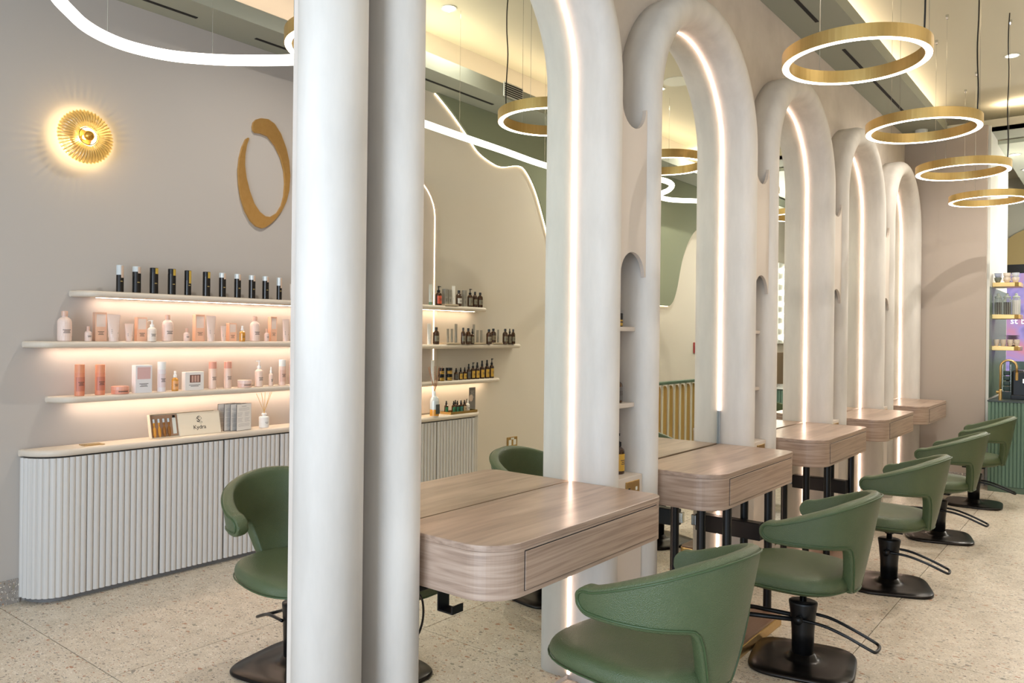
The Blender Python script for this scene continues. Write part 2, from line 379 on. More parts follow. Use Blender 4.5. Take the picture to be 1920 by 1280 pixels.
# ------------------------------------------------------------ styling tables
def rrect(x0, x1, y0, y1, rl, rr, n=16):
    """CCW outline; corners at x1 rounded: rl at y0 side, rr at y1 side"""
    P = [(x0, y0)]
    P += [(x1 - rl + rl * math.sin(PI / 2 * i / n), y0 + rl - rl * math.cos(PI / 2 * i / n)) for i in range(n + 1)]
    P += [(x1 - rr + rr * math.cos(PI / 2 * i / n), y1 - rr + rr * math.sin(PI / 2 * i / n)) for i in range(n + 1)]
    P.append((x0, y1)); return P
for k in range(5):
    R = RJ[k]; L = R - OW; g = .004 if k == 0 else .012
    root = empty('styling_table', (0, (L + R) / 2, 0))
    tag(root, 'wall-mounted greyed walnut styling table with drawer under the %s arch' % ordn[k], 'table', 'styling tables under the arches')
    a, b_ = -OW / 2 + .003, OW / 2 - .003
    link('table_top', slab(rrect(g + .0045, .458, a, b_, .13, .055), .845, .865, .0015, 1), wood_m, root)
    link('table_body', slab(rrect(g + .006, .456, a + .001, b_ - .001, .129, .054), .697, .8445, .001, 1), woodside_m, root)
    link('drawer_shadow_gap', box(.4562, .4568, a + .138, b_ - .062, .712, .837), dark_m, root)  # dark plate standing in for the shade in the gap round the drawer
    link('drawer_front', box(.4568, .4595, a + .141, b_ - .065, .714, .834, .0008), woodside_m, root)
    if k == 0:
        hk = link('dryer_hook', box(.20, .205, -.505, -.455, .625, .697), black_m, root); hk['label'] = 'black hook under the table'
        bm = bmesh.new(); B(bm, .206, .26, -.505, -.455, .625, .630); B(bm, .26, .265, -.505, -.455, .625, .65); link('hook_tray', bm, black_m, hk)
    if k in (1, 2):
        for (x, y) in ((.16, -.35), (.30, -.35), (.43, -.35), (.30, .19), (.43, .19)):
            link('leg', lathe([(.021, .062), (.021, .697)], 16, c=(x, y)), black_m, root, smooth=False)
        tr = link('hairdryer_tray', box(.06, .42, .1, .16, .44, .53, .004), black_m, root)
        link('chrome_clip', box(.03, .058, .11, .14, .46, .52, .004), chrome_m, tr)
        # platform
        pr = empty('foot_platform', (0, (L + R) / 2, 0)); tag(pr, 'low wooden platform with brass edge under the %s styling table' % ordn[k], 'platform')
        link('platform_board', slab(rrect(.01, .500, -.52, .23, .03, .05), .008, .062, .002, 1), darkwood_m, pr)
        link('brass_edge', slab(rrect(.008, .505, -.526, .236, .032, .052), .0, .05, .002, 1), brass_m, pr)

# ------------------------------------------------------------ chairs
def chair_mesh():
    P = {}
    # wrap-around shell
    nphi, nt = 84, 10; PH = math.radians(105)
    bm = bmesh.new(); G = []; PHI = []
    for i in range(nphi + 1):
        q_ = -1 + 2 * i / nphi; ph = PH * q_ * (1.3 - .3 * q_ * q_); a = abs(ph) / PH
        top = .70 + .125 * (math.cos(min(a * 1.12, 1) * PI / 2) ** 1.1)
        lowarm = .585 + .02 * a
        s = min(max((abs(math.degrees(ph)) - 15) / 20, 0), 1); s = s * s * (3 - 2 * s)
        bot = .375 * (1 - s) + lowarm * s
        if a > .91:      # rounded tip
            q = (a - .91) / .09; k_ = math.sqrt(max(0, 1 - q * q)); mid = (top + bot) / 2; hh = (top - bot) / 2 * max(k_, .06)
            top, bot = mid + hh, mid - hh
        col = []; PHI.append(ph)
        for j in range(nt + 1):
            t = j / nt; z = bot + (top - bot) * t
            zz = (z - .385) / .44
            r = .235 + .075 * min(max(zz, 0), 1) ** .8
            ex = -.012 + .018 * zz
            rx = r * 1.04; ry = r * (.98)
            x = ex + rx * math.cos(ph) * (.92 if math.cos(ph) > 0 else 1); y = ry * math.sin(ph)
            if a > .5: x -= (a - .5) * .05
            col.append(bm.verts.new((x, y, z)))
        G.append(col)
    for i in range(nphi):
        for j in range(nt): bm.faces.new((G[i][j], G[i + 1][j], G[i + 1][j + 1], G[i][j + 1]))
    def surf(ph, z):
        zz = (z - .385) / .44; r = .235 + .075 * min(max(zz, 0), 1) ** .8; c = math.cos(ph); a = abs(ph) / PH
        x = -.012 + .018 * zz + r * 1.04 * c * (.92 if c > 0 else 1); y = r * .98 * math.sin(ph)
        if a > .5: x -= (a - .5) * .05
        return x, y, r
    def outline(off, ins):
        P2 = [(PHI[k], G[k][nt].co.z) for k in range(0, nphi + 1)] + [(PHI[k], G[k][0].co.z) for k in range(nphi, -1, -1)]
        U = [(p * .29, z) for p, z in P2]; n = len(U); out = []
        for k in range(n):
            a_ = U[k - 2]; b_ = U[(k + 2) % n]; d = Vector((b_[0] - a_[0], b_[1] - a_[1]))
            if d.length < 1e-5: continue
            d.normalize(); u = U[k][0] + d.y * ins; z = U[k][1] - d.x * ins; ph = u / .29
            x, y, r = surf(ph, z); dd = Vector((math.cos(ph), math.sin(ph), 0)); out.append(Vector((x, y, z)) + dd * off)
        keep = [out[0]]
        for v in out[1:]:
            if (v - keep[-1]).length > .008: keep.append(v)
        return keep
    P['pipe'] = tube(outline(.0265, .016), .004, 6, closed=True)
    P['shell'] = bm
    # seat cushion
    def sup(a, b1, b2, n=40, e=2.6, cx=-.035):
        out = []
        for i in range(n):
            t = 2 * PI * i / n; c, s = math.cos(t), math.sin(t)
            x = math.copysign(abs(c) ** (2 / e), c) * (b2 if c > 0 else b1); y = math.copysign(abs(s) ** (2 / e), s) * a
            out.append((cx + x, y))
        return out
    R = []
    for sc, z in ((.30, .358), (.62, .361), (.82, .369), (.93, .384), (.985, .395), (1.0, .418), (.985, .437), (.94, .452), (.84, .460), (.6, .456), (.3, .452)):
        R.append([(x * sc + (1 - sc) * -.02, y * sc, z - (.022 * max(0, (-x * sc - .14) / .2)) * (1 if z > .4 else .2)) for x, y in sup(.262, .335, .255)])
    P['seat'] = rings(bmesh.new(), R)
    P['seatpipe'] = tube([(x * .985, y * .985, .398 - .006 * max(0, (-x - .14) / .2)) for x, y in sup(.266, .339, .259)], .0035, 6, closed=True)
    return P
cm = chair_mesh()
def to_me(name, bm, m):
    bmesh.ops.recalc_face_normals(bm, faces=bm.faces)
    me = bpy.data.meshes.new(name); bm.to_mesh(me); bm.free(); me.materials.append(m)
    for p in me.polygons: p.use_smooth = True
    return me
def base_mesh():
    R = []
    def sq(h, e, n=48):
        return [(math.copysign(abs(math.cos(2 * PI * i / n)) ** (2 / e), math.cos(2 * PI * i / n)) * h, math.copysign(abs(math.sin(2 * PI * i / n)) ** (2 / e), math.sin(2 * PI * i / n)) * h) for i in range(n)]
    for h, e, z in ((.222, 4.2, 0), (.228, 4.2, .004), (.228, 4.2, .012), (.222, 4.2, .018), (.17, 3.6, .0192), (.12, 3, .0205), (.085, 2.4, .0225), (.064, 2, .029), (.054, 2, .05)):
        R.append([(x, y, z) for x, y in sq(h, e)])
    return rings(bmesh.new(), R)
M_ = {'shell': to_me('backrest', cm['shell'], leather_m), 'pipe': to_me('back_piping', cm['pipe'], pipe_m), 'seat': to_me('seat', cm['seat'], leather_m),
      'seatpipe': to_me('seat_piping', cm['seatpipe'], pipe_m),
      'base': to_me('base_plate', base_mesh(), blackbase_m),
      'col': to_me('column', rings(bmesh.new(), [[(rx * math.cos(2 * PI * i / 28), ry * math.sin(2 * PI * i / 28), z) for i in range(28)] for rx, ry, z in ((.047, .047, .04), (.05, .05, .15), (.058, .052, .24), (.064, .055, .275), (.064, .055, .283), (.058, .05, .287))]), black_m),
      'gas': to_me('gas_lift', lathe([(.016, .28), (.016, .318), (.027, .318), (.027, .345)], 20), chrome_m),
      'plate': to_me('mounting_plate', box(-.09, .09, -.08, .08, .338, .348, .003), black_m),
      'pedal': to_me('pedal', tube(catmull([(.0, -.06, .215), (.10, -.064, .21), (.20, -.07, .185), (.29, -.072, .15), (.315, -.062, .14), (.322, 0, .138), (.315, .03, .14), (.29, .04, .15), (.20, .045, .185), (.10, .06, .21), (.0, .06, .215)], 5), .0075, 8), black_m),
      'knob': to_me('pedal_knob', tube([(0, -.085, .215), (0, -.052, .215)], .019, 16), black_m),
      'foot': to_me('footrest_bar', tube([(-.04, -.03, .20), (-.26, -.03, .175), (-.30, -.03, .17), (-.30, .09, .17), (-.26, .09, .175), (-.04, .03, .20)], .011, 8), black_m)}
for k_ in ('base', 'col', 'gas', 'plate'):
    for p in M_[k_].polygons: p.use_smooth = k_ != 'plate'
def make_chair(label, loc, rz, base_rz=0, foot=True, lift=0):
    """local +x is the back of the chair; rz turns it"""
    root = empty('salon_chair', loc, rz); tag(root, label, 'chair', 'green salon chairs')
    o = place('backrest', M_['shell'], root)
    s = o.modifiers.new('s', 'SOLIDIFY'); s.thickness = .05; s.offset = 0; s.use_even_offset = False
    s = o.modifiers.new('u', 'SUBSURF'); s.levels = 1; s.render_levels = 1
    place('piping', M_['pipe'], o)
    se = place('seat', M_['seat'], root); s = se.modifiers.new('u', 'SUBSURF'); s.levels = 1; s.render_levels = 1
    place('piping', M_['seatpipe'], se)
    place('mounting_plate', M_['plate'], root); place('gas_lift', M_['gas'], root); 
    c = place('column', M_['col'], root)
    b_ = place('base_plate', M_['base'], root, rz=base_rz - rz)
    place('pedal', M_['pedal'], c, rz=base_rz * .4); place('pedal_knob', M_['knob'], c)
    if foot: place('footrest_bar', M_['foot'], root)
    for ch in root.children:
        if lift and ch.name.split('.')[0] in ('backrest', 'seat', 'mounting_plate'): ch.location.z = lift
        if lift and ch.name.split('.')[0] == 'gas_lift': ch.scale.z = 1 + lift / .065; ch.location.z = -.28 * lift / .065
    return root
make_chair('green leather salon chair nearest the camera, at the first styling table', (.70, 2.29, 0), math.radians(-6), .1, foot=False, lift=.035)
make_chair('green leather salon chair second from the camera, at the second styling table', (.742, 3.645, 0), math.radians(1), math.radians(12))
make_chair('green leather salon chair third from the camera, at the third styling table', (.785, 5.12, 0), math.radians(0), math.radians(20), foot=False)
make_chair('green leather salon chair fourth from the camera, before the grey end wall', (.80, 6.62, 0), math.radians(-2), math.radians(15))
make_chair('green leather salon chair farthest away, beside the green reeded counter', (.83, 8.15, 0), math.radians(4), math.radians(5))
make_chair('green leather salon chair by the retail cabinet, cut by the white column', (-1.02, 2.13, 0), math.radians(166), math.radians(12), foot=False, lift=.03)

# ------------------------------------------------------------ ring pendants
def ring_pendant(label, x, y, z, R=.3275, ph=0):
    root = empty('ring_pendant', (x, y, z)); tag(root, label, 'pendant lamp', 'gold ring pendant lamps')
    n = 72
    def rr(r, zz): return [(r * math.cos(2 * PI * i / n), r * math.sin(2 * PI * i / n), zz) for i in range(n)]
    bm = bmesh.new(); L = [rr(R, 0.001), rr(R, .062), rr(R - .036, .062), rr(R - .036, .001), rr(R - .033, .001), rr(R - .033, .059), rr(R - .003, .059), rr(R - .003, .001)]
    V = [[bm.verts.new(p) for p in r] for r in L]
    for a, b_ in zip(V, V[1:] + V[:1]):
        for i in range(n): bm.faces.new((a[i], a[(i + 1) % n], b_[(i + 1) % n], b_[i]))
    link('gold_band', bm, gold_m, root, smooth=False)
    bm = bmesh.new(); L = [rr(R - .0035, .0), rr(R - .0035, .02), rr(R - .0325, .02), rr(R - .0325, .0)]
    V = [[bm.verts.new(p) for p in r] for r in L]
    for a, b_ in zip(V, V[1:] + V[:1]):
        for i in range(n): bm.faces.new((a[i], a[(i + 1) % n], b_[(i + 1) % n], b_[i]))
    link('diffuser', bm, led_m, root)
    top = CZ - z
    for q in range(3):
        t = ph + 2 * PI * q / 3; c = (math.cos(t) * (R - .018), math.sin(t) * (R - .018))
        link('suspension_wire', tube([(c[0], c[1], .06), (c[0], c[1], top)], .0012, 5), chrome_m, root)
        link('ceiling_anchor', lathe([(.008, top - .035), (.012, top - .02), (.012, top)], 10, c=c), chrome_m, root)
    t = ph - .5; c = (math.cos(t) * (R - .018), math.sin(t) * (R - .018))
    pth = [(c[0] + .004 * math.sin(i * 1.7), c[1] + .004 * math.cos(i * 2.1), .06 + (top - .06) * i / 8) for i in range(9)]
    link('power_cable', tube(catmull(pth, 3), .004, 6), black_m, root)
RP = [(.885, 2.29, 2.8), (.885, 3.862, 2.8), (.892, 5.385, 2.8), (.892, 6.906, 2.8), (.878, 8.484, 2.8)]
nm = ['above the nearest chair, its reflection hidden', 'largest in view, upper right of the photo', 'second below the largest at upper right', 'third below the largest, over the far chairs', 'smallest and farthest at the right edge']
for (x, y, z), s in zip(RP, nm): ring_pendant('brushed gold ring pendant lamp, ' + s, x, y, z, ph=.3)
ring_pendant('brushed gold ring pendant lamp left of the white columns, mostly hidden', -.895, 2.35, 2.8, ph=.3)

# ------------------------------------------------------------ freeform light tubes
def light_tube(label, pts, z, wires):
    root = empty('light_tube', (pts[0][0], pts[0][1], z)); tag(root, label, 'light')
    P = catmull([(p[0] - pts[0][0], p[1] - pts[0][1], 0) for p in pts], 8)
    link('glowing_tube', tube(P, .026, 12), tube_m, root, smooth=True)
    for i in wires:
        c = P[min(i * 8, len(P) - 1)]
        link('suspension_wire', tube([(c.x, c.y, .026), (c.x, c.y, CZ - z)], .0012, 5), chrome_m, root)
light_tube('glowing white curved light tube hanging at top left above the wall lamp',
           [(-1.0, 1.12), (-1.25, 1.17), (-1.403, 1.265), (-1.496, 1.344), (-1.606, 1.453), (-1.675, 1.575), (-1.697, 1.703), (-1.657, 1.861), (-1.545, 2.005), (-1.412, 2.12), (-1.254, 2.23), (-1.05, 2.34), (-.8, 2.42)], 2.8, (5, 8))
light_tube('glowing white wavy light tube reflected in the first two mirrors',
           [(2.0, 3.1), (2.06, 3.983), (2.083, 4.342), (2.11, 4.888), (2.154, 5.541), (2.1, 6.15), (1.85, 6.5), (1.66, 6.62), (1.607, 6.78), (1.65, 7.0), (1.80, 7.22), (1.96, 7.36), (2.06, 7.52), (2.04, 7.75), (1.87, 7.95), (1.6, 8.2)], 3.0, (2, 4, 10))

# ------------------------------------------------------------ downlights and ceiling fittings
DLW = 95
def downlight(x, y, z, label):
    root = empty('downlight', (x, y, z)); tag(root, label, 'ceiling light', 'recessed downlights')
    link('trim_ring', lathe([(.05, -.001), (.062, -.001), (.062, -.008), (.05, -.006)], 24, cap=False), white_m, root)
    link('lens', lathe([(.049, -.004), (.049, -.002)], 24), down_m, root)
    l = bpy.data.lights.new('downlight_lamp', 'SPOT'); l.energy = DLW; l.color = (1, .94, .86); l.spot_size = 2.6; l.spot_blend = .8; l.shadow_soft_size = .012
    lo = bpy.data.objects.new('downlight_lamp', l); COL.objects.link(lo); lo.parent = root; lo.location = (0, 0, -.02)
for x, y, z, s in ((1.115, 7.878, CZ, 'round recessed downlight in cream ceiling right of the rings'), (2.12, 4.25, CZ, 'round recessed downlight seen at the top of the first mirror'),
                (1.95, 8.586, CZ, 'round recessed downlight seen high in the second mirror'), (.90, 10.476, 3.62, 'nearer recessed downlight in the kitchen ceiling'), (.93, 11.48, 3.62, 'farther recessed downlight in the kitchen ceiling'),
                (1.75, 6.9, CZ, 'added fill downlight above the aisle by the fourth station'),  # extra fitting, added to light the aisle
                (-1.5, 3.2, CZ, 'added fill downlight above the retail side by the emblem'), (-1.5, 5.8, CZ, 'added fill downlight above the retail side beyond the column')):  # two more fittings, added to light the retail side
    downlight(x, y, z, s)
sp = link('ceiling_speaker', lathe([(.14, CZ - .006), (.14, CZ - .0002)], 32, c=(1.5, 6.8)), white_m); tag(sp, 'flat white round ceiling speaker seen atop the second mirror', 'speaker')
sm = link('smoke_detector', lathe([(.055, SZ - .05), (.062, SZ - .03), (.062, SZ)], 24, c=(.19, 9.1)), white_m, smooth=False); tag(sm, 'white round smoke detector on the green soffit behind second ring', 'smoke detector')
root = empty('vent_grille', (2.195, 5.13, 3.55)); tag(root, 'small louvred vent grille behind the ring in first mirror', 'air vent')
link('grille_frame', box(-.008, 0, -.13, .13, -.06, .06), white_m, root)
for i in range(6): link('louvre', box(-.014, -.008, -.12, .12, -.05 + i * .018, -.043 + i * .018), dark_m, root)

# ------------------------------------------------------------ wall shapes: green panel with lit wavy edge on right wall
wave = [(4.576, 3.475), (4.771, 3.355), (4.975, 3.205), (5.118, 3.094), (5.301, 3.034), (5.452, 3.022), (5.688, 3.074), (5.812, 3.04), (5.968, 2.872), (6.122, 2.582), (6.3, 2.22), (6.6, 2.0), (7.1, 1.92), (7.8, 1.88),
        (8.586, 1.872), (8.799, 1.899), (8.941, 2.073), (9.124, 2.528), (9.412, 2.854), (9.8, 3.0), (10.2, 3.2), (10.5, 3.475)]
W3 = catmull([(p[0], p[1], 0) for p in wave], 6)
bm = bmesh.new()
ra = [[bm.verts.new((x, p.x, min(p.y, 3.47))) for p in W3] for x in (WR - .03, WR - .012)]; rb = [[bm.verts.new((x, p.x, 3.473)) for p in W3] for x in (WR - .03, WR - .012)]
for i in range(len(W3) - 1):
    for s in (0, 1): bm.faces.new((ra[s][i], ra[s][i + 1], rb[s][i + 1], rb[s][i]))
    bm.faces.new((ra[0][i], ra[0][i + 1], ra[1][i + 1], ra[1][i]))
wp = empty('wave_panel', (0, 0, 0)); tag(wp, 'sage green wall panel with glowing wavy lower edge, seen in the mirrors', 'wall panel')
link('green_board', bm, sage_m, wp)
link('edge_light', tube([(WR - .006, p.x, min(p.y, 3.47)) for p in W3], .0045, 6), wave_m, wp)

# ------------------------------------------------------------ products
def front_patch(r, a0, a1, z0, z1, n=8, bm=None, off=.0006):
    bm = bm or bmesh.new()
    V = [[bm.verts.new(((r + off) * math.cos(a0 + (a1 - a0) * i / n), (r + off) * math.sin(a0 + (a1 - a0) * i / n), z)) for i in range(n + 1)] for z in (z0, z1)]
    for i in range(n): bm.faces.new((V[0][i], V[0][i + 1], V[1][i + 1], V[1][i]))
    return bm
def mcol(rgb, rough=.35, **k):
    return mat('c_%d_%d_%d_%d' % (rgb + (int(rough * 100),)), rgb, rough, **k)
ink = mcol((70, 62, 58), .6)
glass_amber = mat('amber_glass', (62, 36, 16), .08, coat=.5)
glass_oil = mat('amber_oil', (214, 150, 60), .1, coat=.4)
clear_m = mat('clear_plastic', (205, 212, 214), .12, coat=.5)
def words(parent, r, w, z, n, h=.004, gap=.007, col=None, flat=None):
    """printed lines on the front"""
    bm = bmesh.new()
    for i in range(n):
        ww = w * (1, .7, .85, .5, .8)[i % 5] / 2; zz = z - i * gap
        if flat is not None: B(bm, flat, flat + .0005, -ww, ww, zz - h, zz)
        else: front_patch(r, -ww / r, ww / r, zz - h, zz, 4, bm, .0012)
    link('lettering', bm, col or ink, parent)
def prod(kind, w, h, loc, rz, label, group, c1=(226, 200, 186), c2=(216, 182, 166), c3=(236, 226, 216), extra=None):
    name = {'can': 'spray_can', 'bottle': 'bottle', 'mini': 'small_bottle', 'box': 'carton', 'tube': 'tube', 'jar': 'jar', 'pump': 'pump_bottle', 'drop': 'dropper_bottle', 'spray': 'spray_bottle', 'win': 'window_carton', 'cyl': 'cylinder_bottle'}[kind]
    cat = {'spray_can': 'can', 'carton': 'box', 'window_carton': 'box', 'tube': 'tube', 'jar': 'jar'}.get(name, 'bottle')
    root = empty(name, loc, rz); tag(root, label, cat, group); r = w / 2
    A, Bm, Cm = (x if not isinstance(x, tuple) else mcol(x) for x in (c1, c2, c3))
    if kind == 'can':
        st, frac = extra; zc = h * (1 - frac)
        link('body', lathe([(r * .97, 0), (r, .003), (r, zc)], 20), mat('dark_chrome', (52, 50, 48), .22, metal=.7), root, smooth=False)
        link('cap', lathe([(r * .985, zc), (r * .985, h - .003), (r * .93, h)], 20), clear_m if st == 'clear' else black_m, root)
        link('gold_tag', front_patch(r, -.15, .75, h * (1 - frac * 1.3), h * .985), mcol((196, 164, 70), .4) if st == 'gold' else mcol((205, 180, 160), .5), root)
        words(root, r, w * .3, h * .42, 1, .006, col=mcol((150, 130, 80)))
    elif kind in ('bottle', 'mini', 'cyl', 'pump', 'drop', 'spray'):
        nk = .16 if kind in ('bottle', 'cyl') else .28
        if kind == 'cyl':
            b_ = lathe([(r * .95, 0), (r, .004), (r, h * .74)], 18); cap = lathe([(r * .99, h * .742), (r * .99, h * .985), (r * .93, h)], 18); lz = (h * .15, h * .6)
        elif kind in ('bottle', 'mini'):
            hb = h * (.80 if kind == 'bottle' else .68)
            b_ = lathe([(r * .9, 0), (r, h * .03), (r, hb * .80), (r * .93, hb * .88), (r * .72, hb * .95), (r * .42, hb), (r * .38, hb + h * .03)], 18)
            cap = lathe([(r * .46, hb + h * .031), (r * .46, h * .985), (r * .4, h)], 14); lz = (h * .18, h * .5)
        else:
            hb = h * (.66 if kind != 'drop' else .66)
            b_ = lathe([(r * .9, 0), (r, h * .02), (r, hb * .84), (r * .9, hb * .92), (r * .5, hb), (r * .42, hb + h * .02)], 18)
            z = hb + h * .021
            if kind == 'pump':
                cap = lathe([(r * .5, z), (r * .5, z + h * .10), (r * .2, z + h * .12), (r * .16, h * .93), (r * .3, h * .935), (r * .3, h)], 12)
                B(cap, -r * .12, r * .12, -r * .95, 0, h * .955, h * .995)
            elif kind == 'drop':
                cap = lathe([(r * .5, z), (r * .5, z + h * .14), (r * .3, z + h * .15), (r * .34, h * .92), (r * .2, h)], 12)
            else:
                cap = lathe([(r * .52, z), (r * .5, z + h * .12), (r * .36, z + h * .14), (r * .36, h * .97), (r * .28, h)], 12)
            lz = (h * .08, h * .50)
        link('body', b_, A, root, smooth=False); link('cap', cap, Bm, root)
        lb = link('label', front_patch(r, -1.2, 1.2, lz[0], lz[1]), Cm, root)
        words(lb, r, w * .6, lz[1] - (lz[1] - lz[0]) * .35, 3, h * .02, h * .045)
    elif kind == 'tube':
        n = 20; R = []
        for t in (0, .15, .4, .7, .94, .945, 1.0):
            rx = max(r * .62 * (1 - t) ** .8, .0015); ry = r * (.72 + .28 * t); R.append([(rx * math.cos(2 * PI * i / n), ry * math.sin(2 * PI * i / n), h * .14 + h * .86 * t) for i in range(n)])
        link('body', rings(bmesh.new(), R), A, root)
        link('cap', lathe([(r * .66, 0), (r * .66, h * .138)], 18), Bm, root)
        bm = bmesh.new()
        for i in range(3): B(bm, r * .52 * (1 - .25 - .05 * i), r * .56 * (1 - .25 - .05 * i) + .001, -w * .25, w * (.25 - .06 * i), h * (.30 + .06 * i), h * (.315 + .06 * i))
        link('lettering', bm, ink, root)
    elif kind == 'jar':
        link('body', lathe([(r * .97, 0), (r, .003), (r, h * .58)], 22), A, root); link('cap', lathe([(r * 1.02, h * .585), (r * 1.02, h * .97), (r * .98, h)], 22), Bm, root)
        lb = link('label', front_patch(r, -1.3, 1.3, h * .08, h * .52), Cm, root); words(lb, r, w * .6, h * .4, 1, h * .1)
    elif kind in ('box', 'win'):
        d = min(w, .05) if kind == 'box' else .045
        link('body', box(-d / 2, d / 2, -r, r, 0, h, .0008), A, root)
        if kind == 'win':
            wd = link('window', box(d / 2, d / 2 + .0008, -r * .52, r * .62, h * .42, h * .84), mcol((120, 84, 72)), root)
            for yy in (-.25, .05, .35): link('product_inside', box(d / 2 + .0009, d / 2 + .004, r * yy - r * .11, r * yy + r * .11, h * .45, h * .80, .002), mcol((206, 166, 150)), wd)
            words(root, 0, w * .6, h * .3, 2, .003, .008, flat=d / 2 + .0002)
        else:
            if Cm: link('label', box(d / 2, d / 2 + .0006, -r * .8, r * .8, h * .5, h * .93), Cm, root)
            words(root, 0, w * .55, h * .34, 3, .003, .008, flat=d / 2 + .0002)
    return root
PINK = (232, 207, 194); PCAP = (214, 176, 156); PEACH = (233, 186, 156); WHITE = (236, 234, 230)
nth = ['first', 'second', 'third', 'fourth', 'fifth', 'sixth', 'seventh', 'eighth', 'ninth', 'tenth', 'eleventh', 'twelfth', 'thirteenth', 'fourteenth', 'fifteenth']
XS = -2.76
# top retail shelf: dark cans
SH = (1.722, 1.432, 1.122)
D1 = [(2.142, .041, .159, 'clear', .36), (2.24, .048, .158, 'clear', .2), (2.346, .049, .158, 'gold', .18), (2.459, .047, .160, 'gold', .2), (2.564, .041, .158, 'gold', .4), (2.691, .047, .158, 'gold', .2), (2.804, .044, .159, 'clear', .2), (2.915, .043, .159, 'clear', .2), (3.024, .044, .158, 'clear', .2), (3.13, .044, .158, 'clear', .2), (3.24, .036, .156, 'clear', .36)]
for i, (y, w_, h_, st, fr) in enumerate(D1):
    prod('can', w_, h_, (XS, y, SH[0]), 0, 'dark can with %s, %s from the left on top shelf' % ({'clear': 'clear cap', 'gold': 'black cap and gold tag'}[st], nth[i]), 'dark cans on the top retail shelf', extra=(st, fr))
prod('tube', .042, .118, (XS, 3.349, SH[0]), 0, 'pale tube at right end of the top shelf', 'products on the top retail shelf', c1=(222, 214, 206), c2=(222, 214, 206))
# middle shelf
D2 = [('bottle', 1.84, .072, .17, 0), ('mini', 1.967, .038, .086, 0), ('box', 2.045, .062, .168, -.035), ('tube', 2.10, .078, .157, .02), ('tube', 2.199, .053, .105, .0), ('box', 2.285, .056, .145, -.035), ('pump', 2.322, .050, .129, .03), ('bottle', 2.435, .066, .164, 0), ('mini', 2.56, .036, .083, 0), ('box', 2.660, .060, .171, -.035), ('tube', 2.715, .068, .165, .02), ('tube', 2.815, .042, .102, 0), ('box', 2.893, .050, .121, -.035), ('spray', 2.935, .037, .104, .03), ('bottle', 3.05, .066, .168, 0), ('mini', 3.143, .032, .087, 0), ('box', 3.212, .045, .171, -.035), ('tube', 3.285, .06, .158, .02)]
cnt = {}
for kd, y, w_, h_, dx in D2:
    big = kd; key = kd + ('s' if kd == 'tube' and h_ < .12 else ''); i = cnt.get(key, 0); cnt[key] = i + 1
    desc = {'bottle': 'large blush pink bottle', 'mini': 'small travel-size pink bottle', 'box': 'peach carton behind another product', 'tube': 'large blush pink tube standing on its cap', 'tubes': 'small blush pink tube', 'pump': 'white serum pump bottle with white cap', 'spray': 'small amber oil bottle with white cap'}[key]
    col = {'box': (PEACH, PEACH, (226, 206, 192)), 'pump': ((238, 224, 210), WHITE, (232, 216, 202)), 'spray': (glass_oil, WHITE, glass_oil)}.get(kd, (PINK, PCAP if kd != 'tube' else PINK, PINK))
    nx = '' if key in ('pump', 'spray') else ', %s from left' % nth[i]
    prod(kd, w_, h_, (XS + dx, y, SH[1]), .0 if kd != 'box' else -.12, desc + nx + ' on the middle shelf', 'pink products on the middle retail shelf', *col)
# lower shelf
OR = (222, 142, 108)
L3 = [('cyl', 1.923, .052, .179, OR, (226, 150, 112), (200, 122, 98), 'glossy coral orange cylinder bottle at the left end of the lower shelf'),
      ('cyl', 2.035, .052, .176, OR, (226, 150, 112), (200, 122, 98), 'glossy coral orange cylinder bottle second from left on the lower shelf'),
      ('jar', 2.150, .095, .045, (226, 158, 132), (232, 170, 146), (222, 150, 124), 'low coral pink jar beside the coral bottles'),
      ('box', 2.279, .100, .166, (228, 224, 224), WHITE, (216, 176, 172), 'white carton with pink gradient label on the lower shelf'),
      ('cyl', 2.401, .049, .184, (232, 222, 222), WHITE, (226, 206, 204), 'tall white bottle with white cap beside the gradient carton'),
      ('spray', 2.487, .040, .124, glass_oil, WHITE, (232, 170, 110), 'small amber oil spray bottle with white cap on lower shelf'),
      ('win', 2.605, .125, .116, (236, 230, 224), WHITE, WHITE, 'white carton with a window showing three pink bottles'),
      ('cyl', 2.741, .049, .178, (236, 206, 188), (222, 160, 138), (236, 206, 188), 'peach bottle with dark lettering, left of the matching pair'),
      ('cyl', 2.850, .049, .177, (236, 206, 188), (222, 160, 138), (236, 206, 188), 'peach bottle with dark lettering, right of the matching pair'),
      ('jar', 2.975, .09, .049, (236, 202, 188), (240, 212, 200), (230, 192, 176), 'low pale pink jar right of the peach bottle pair'),
      ('pump', 3.086, .055, .179, (238, 212, 196), WHITE, (238, 212, 196), 'peach pump bottle with white pump head and dark lettering'),
      ('spray', 3.181, .030, .132, (238, 212, 196), WHITE, (238, 212, 196), 'slim peach mini spray bottle beside the pump bottle'),
      ('cyl', 3.272, .047, .181, (238, 206, 190), WHITE, (228, 186, 166), 'tall bottle with white cap near right end of the lower shelf'),
      ('cyl', 3.357, .038, .181, (232, 180, 170), (232, 180, 170), (226, 170, 160), 'pink bottle at the right end of the lower shelf')]
for kd, y, w_, h_, a, b_, c, lb in L3: prod(kd, w_, h_, (XS, y, SH[2]), 0, lb, 'products on the lower retail shelf', a, b_, c)

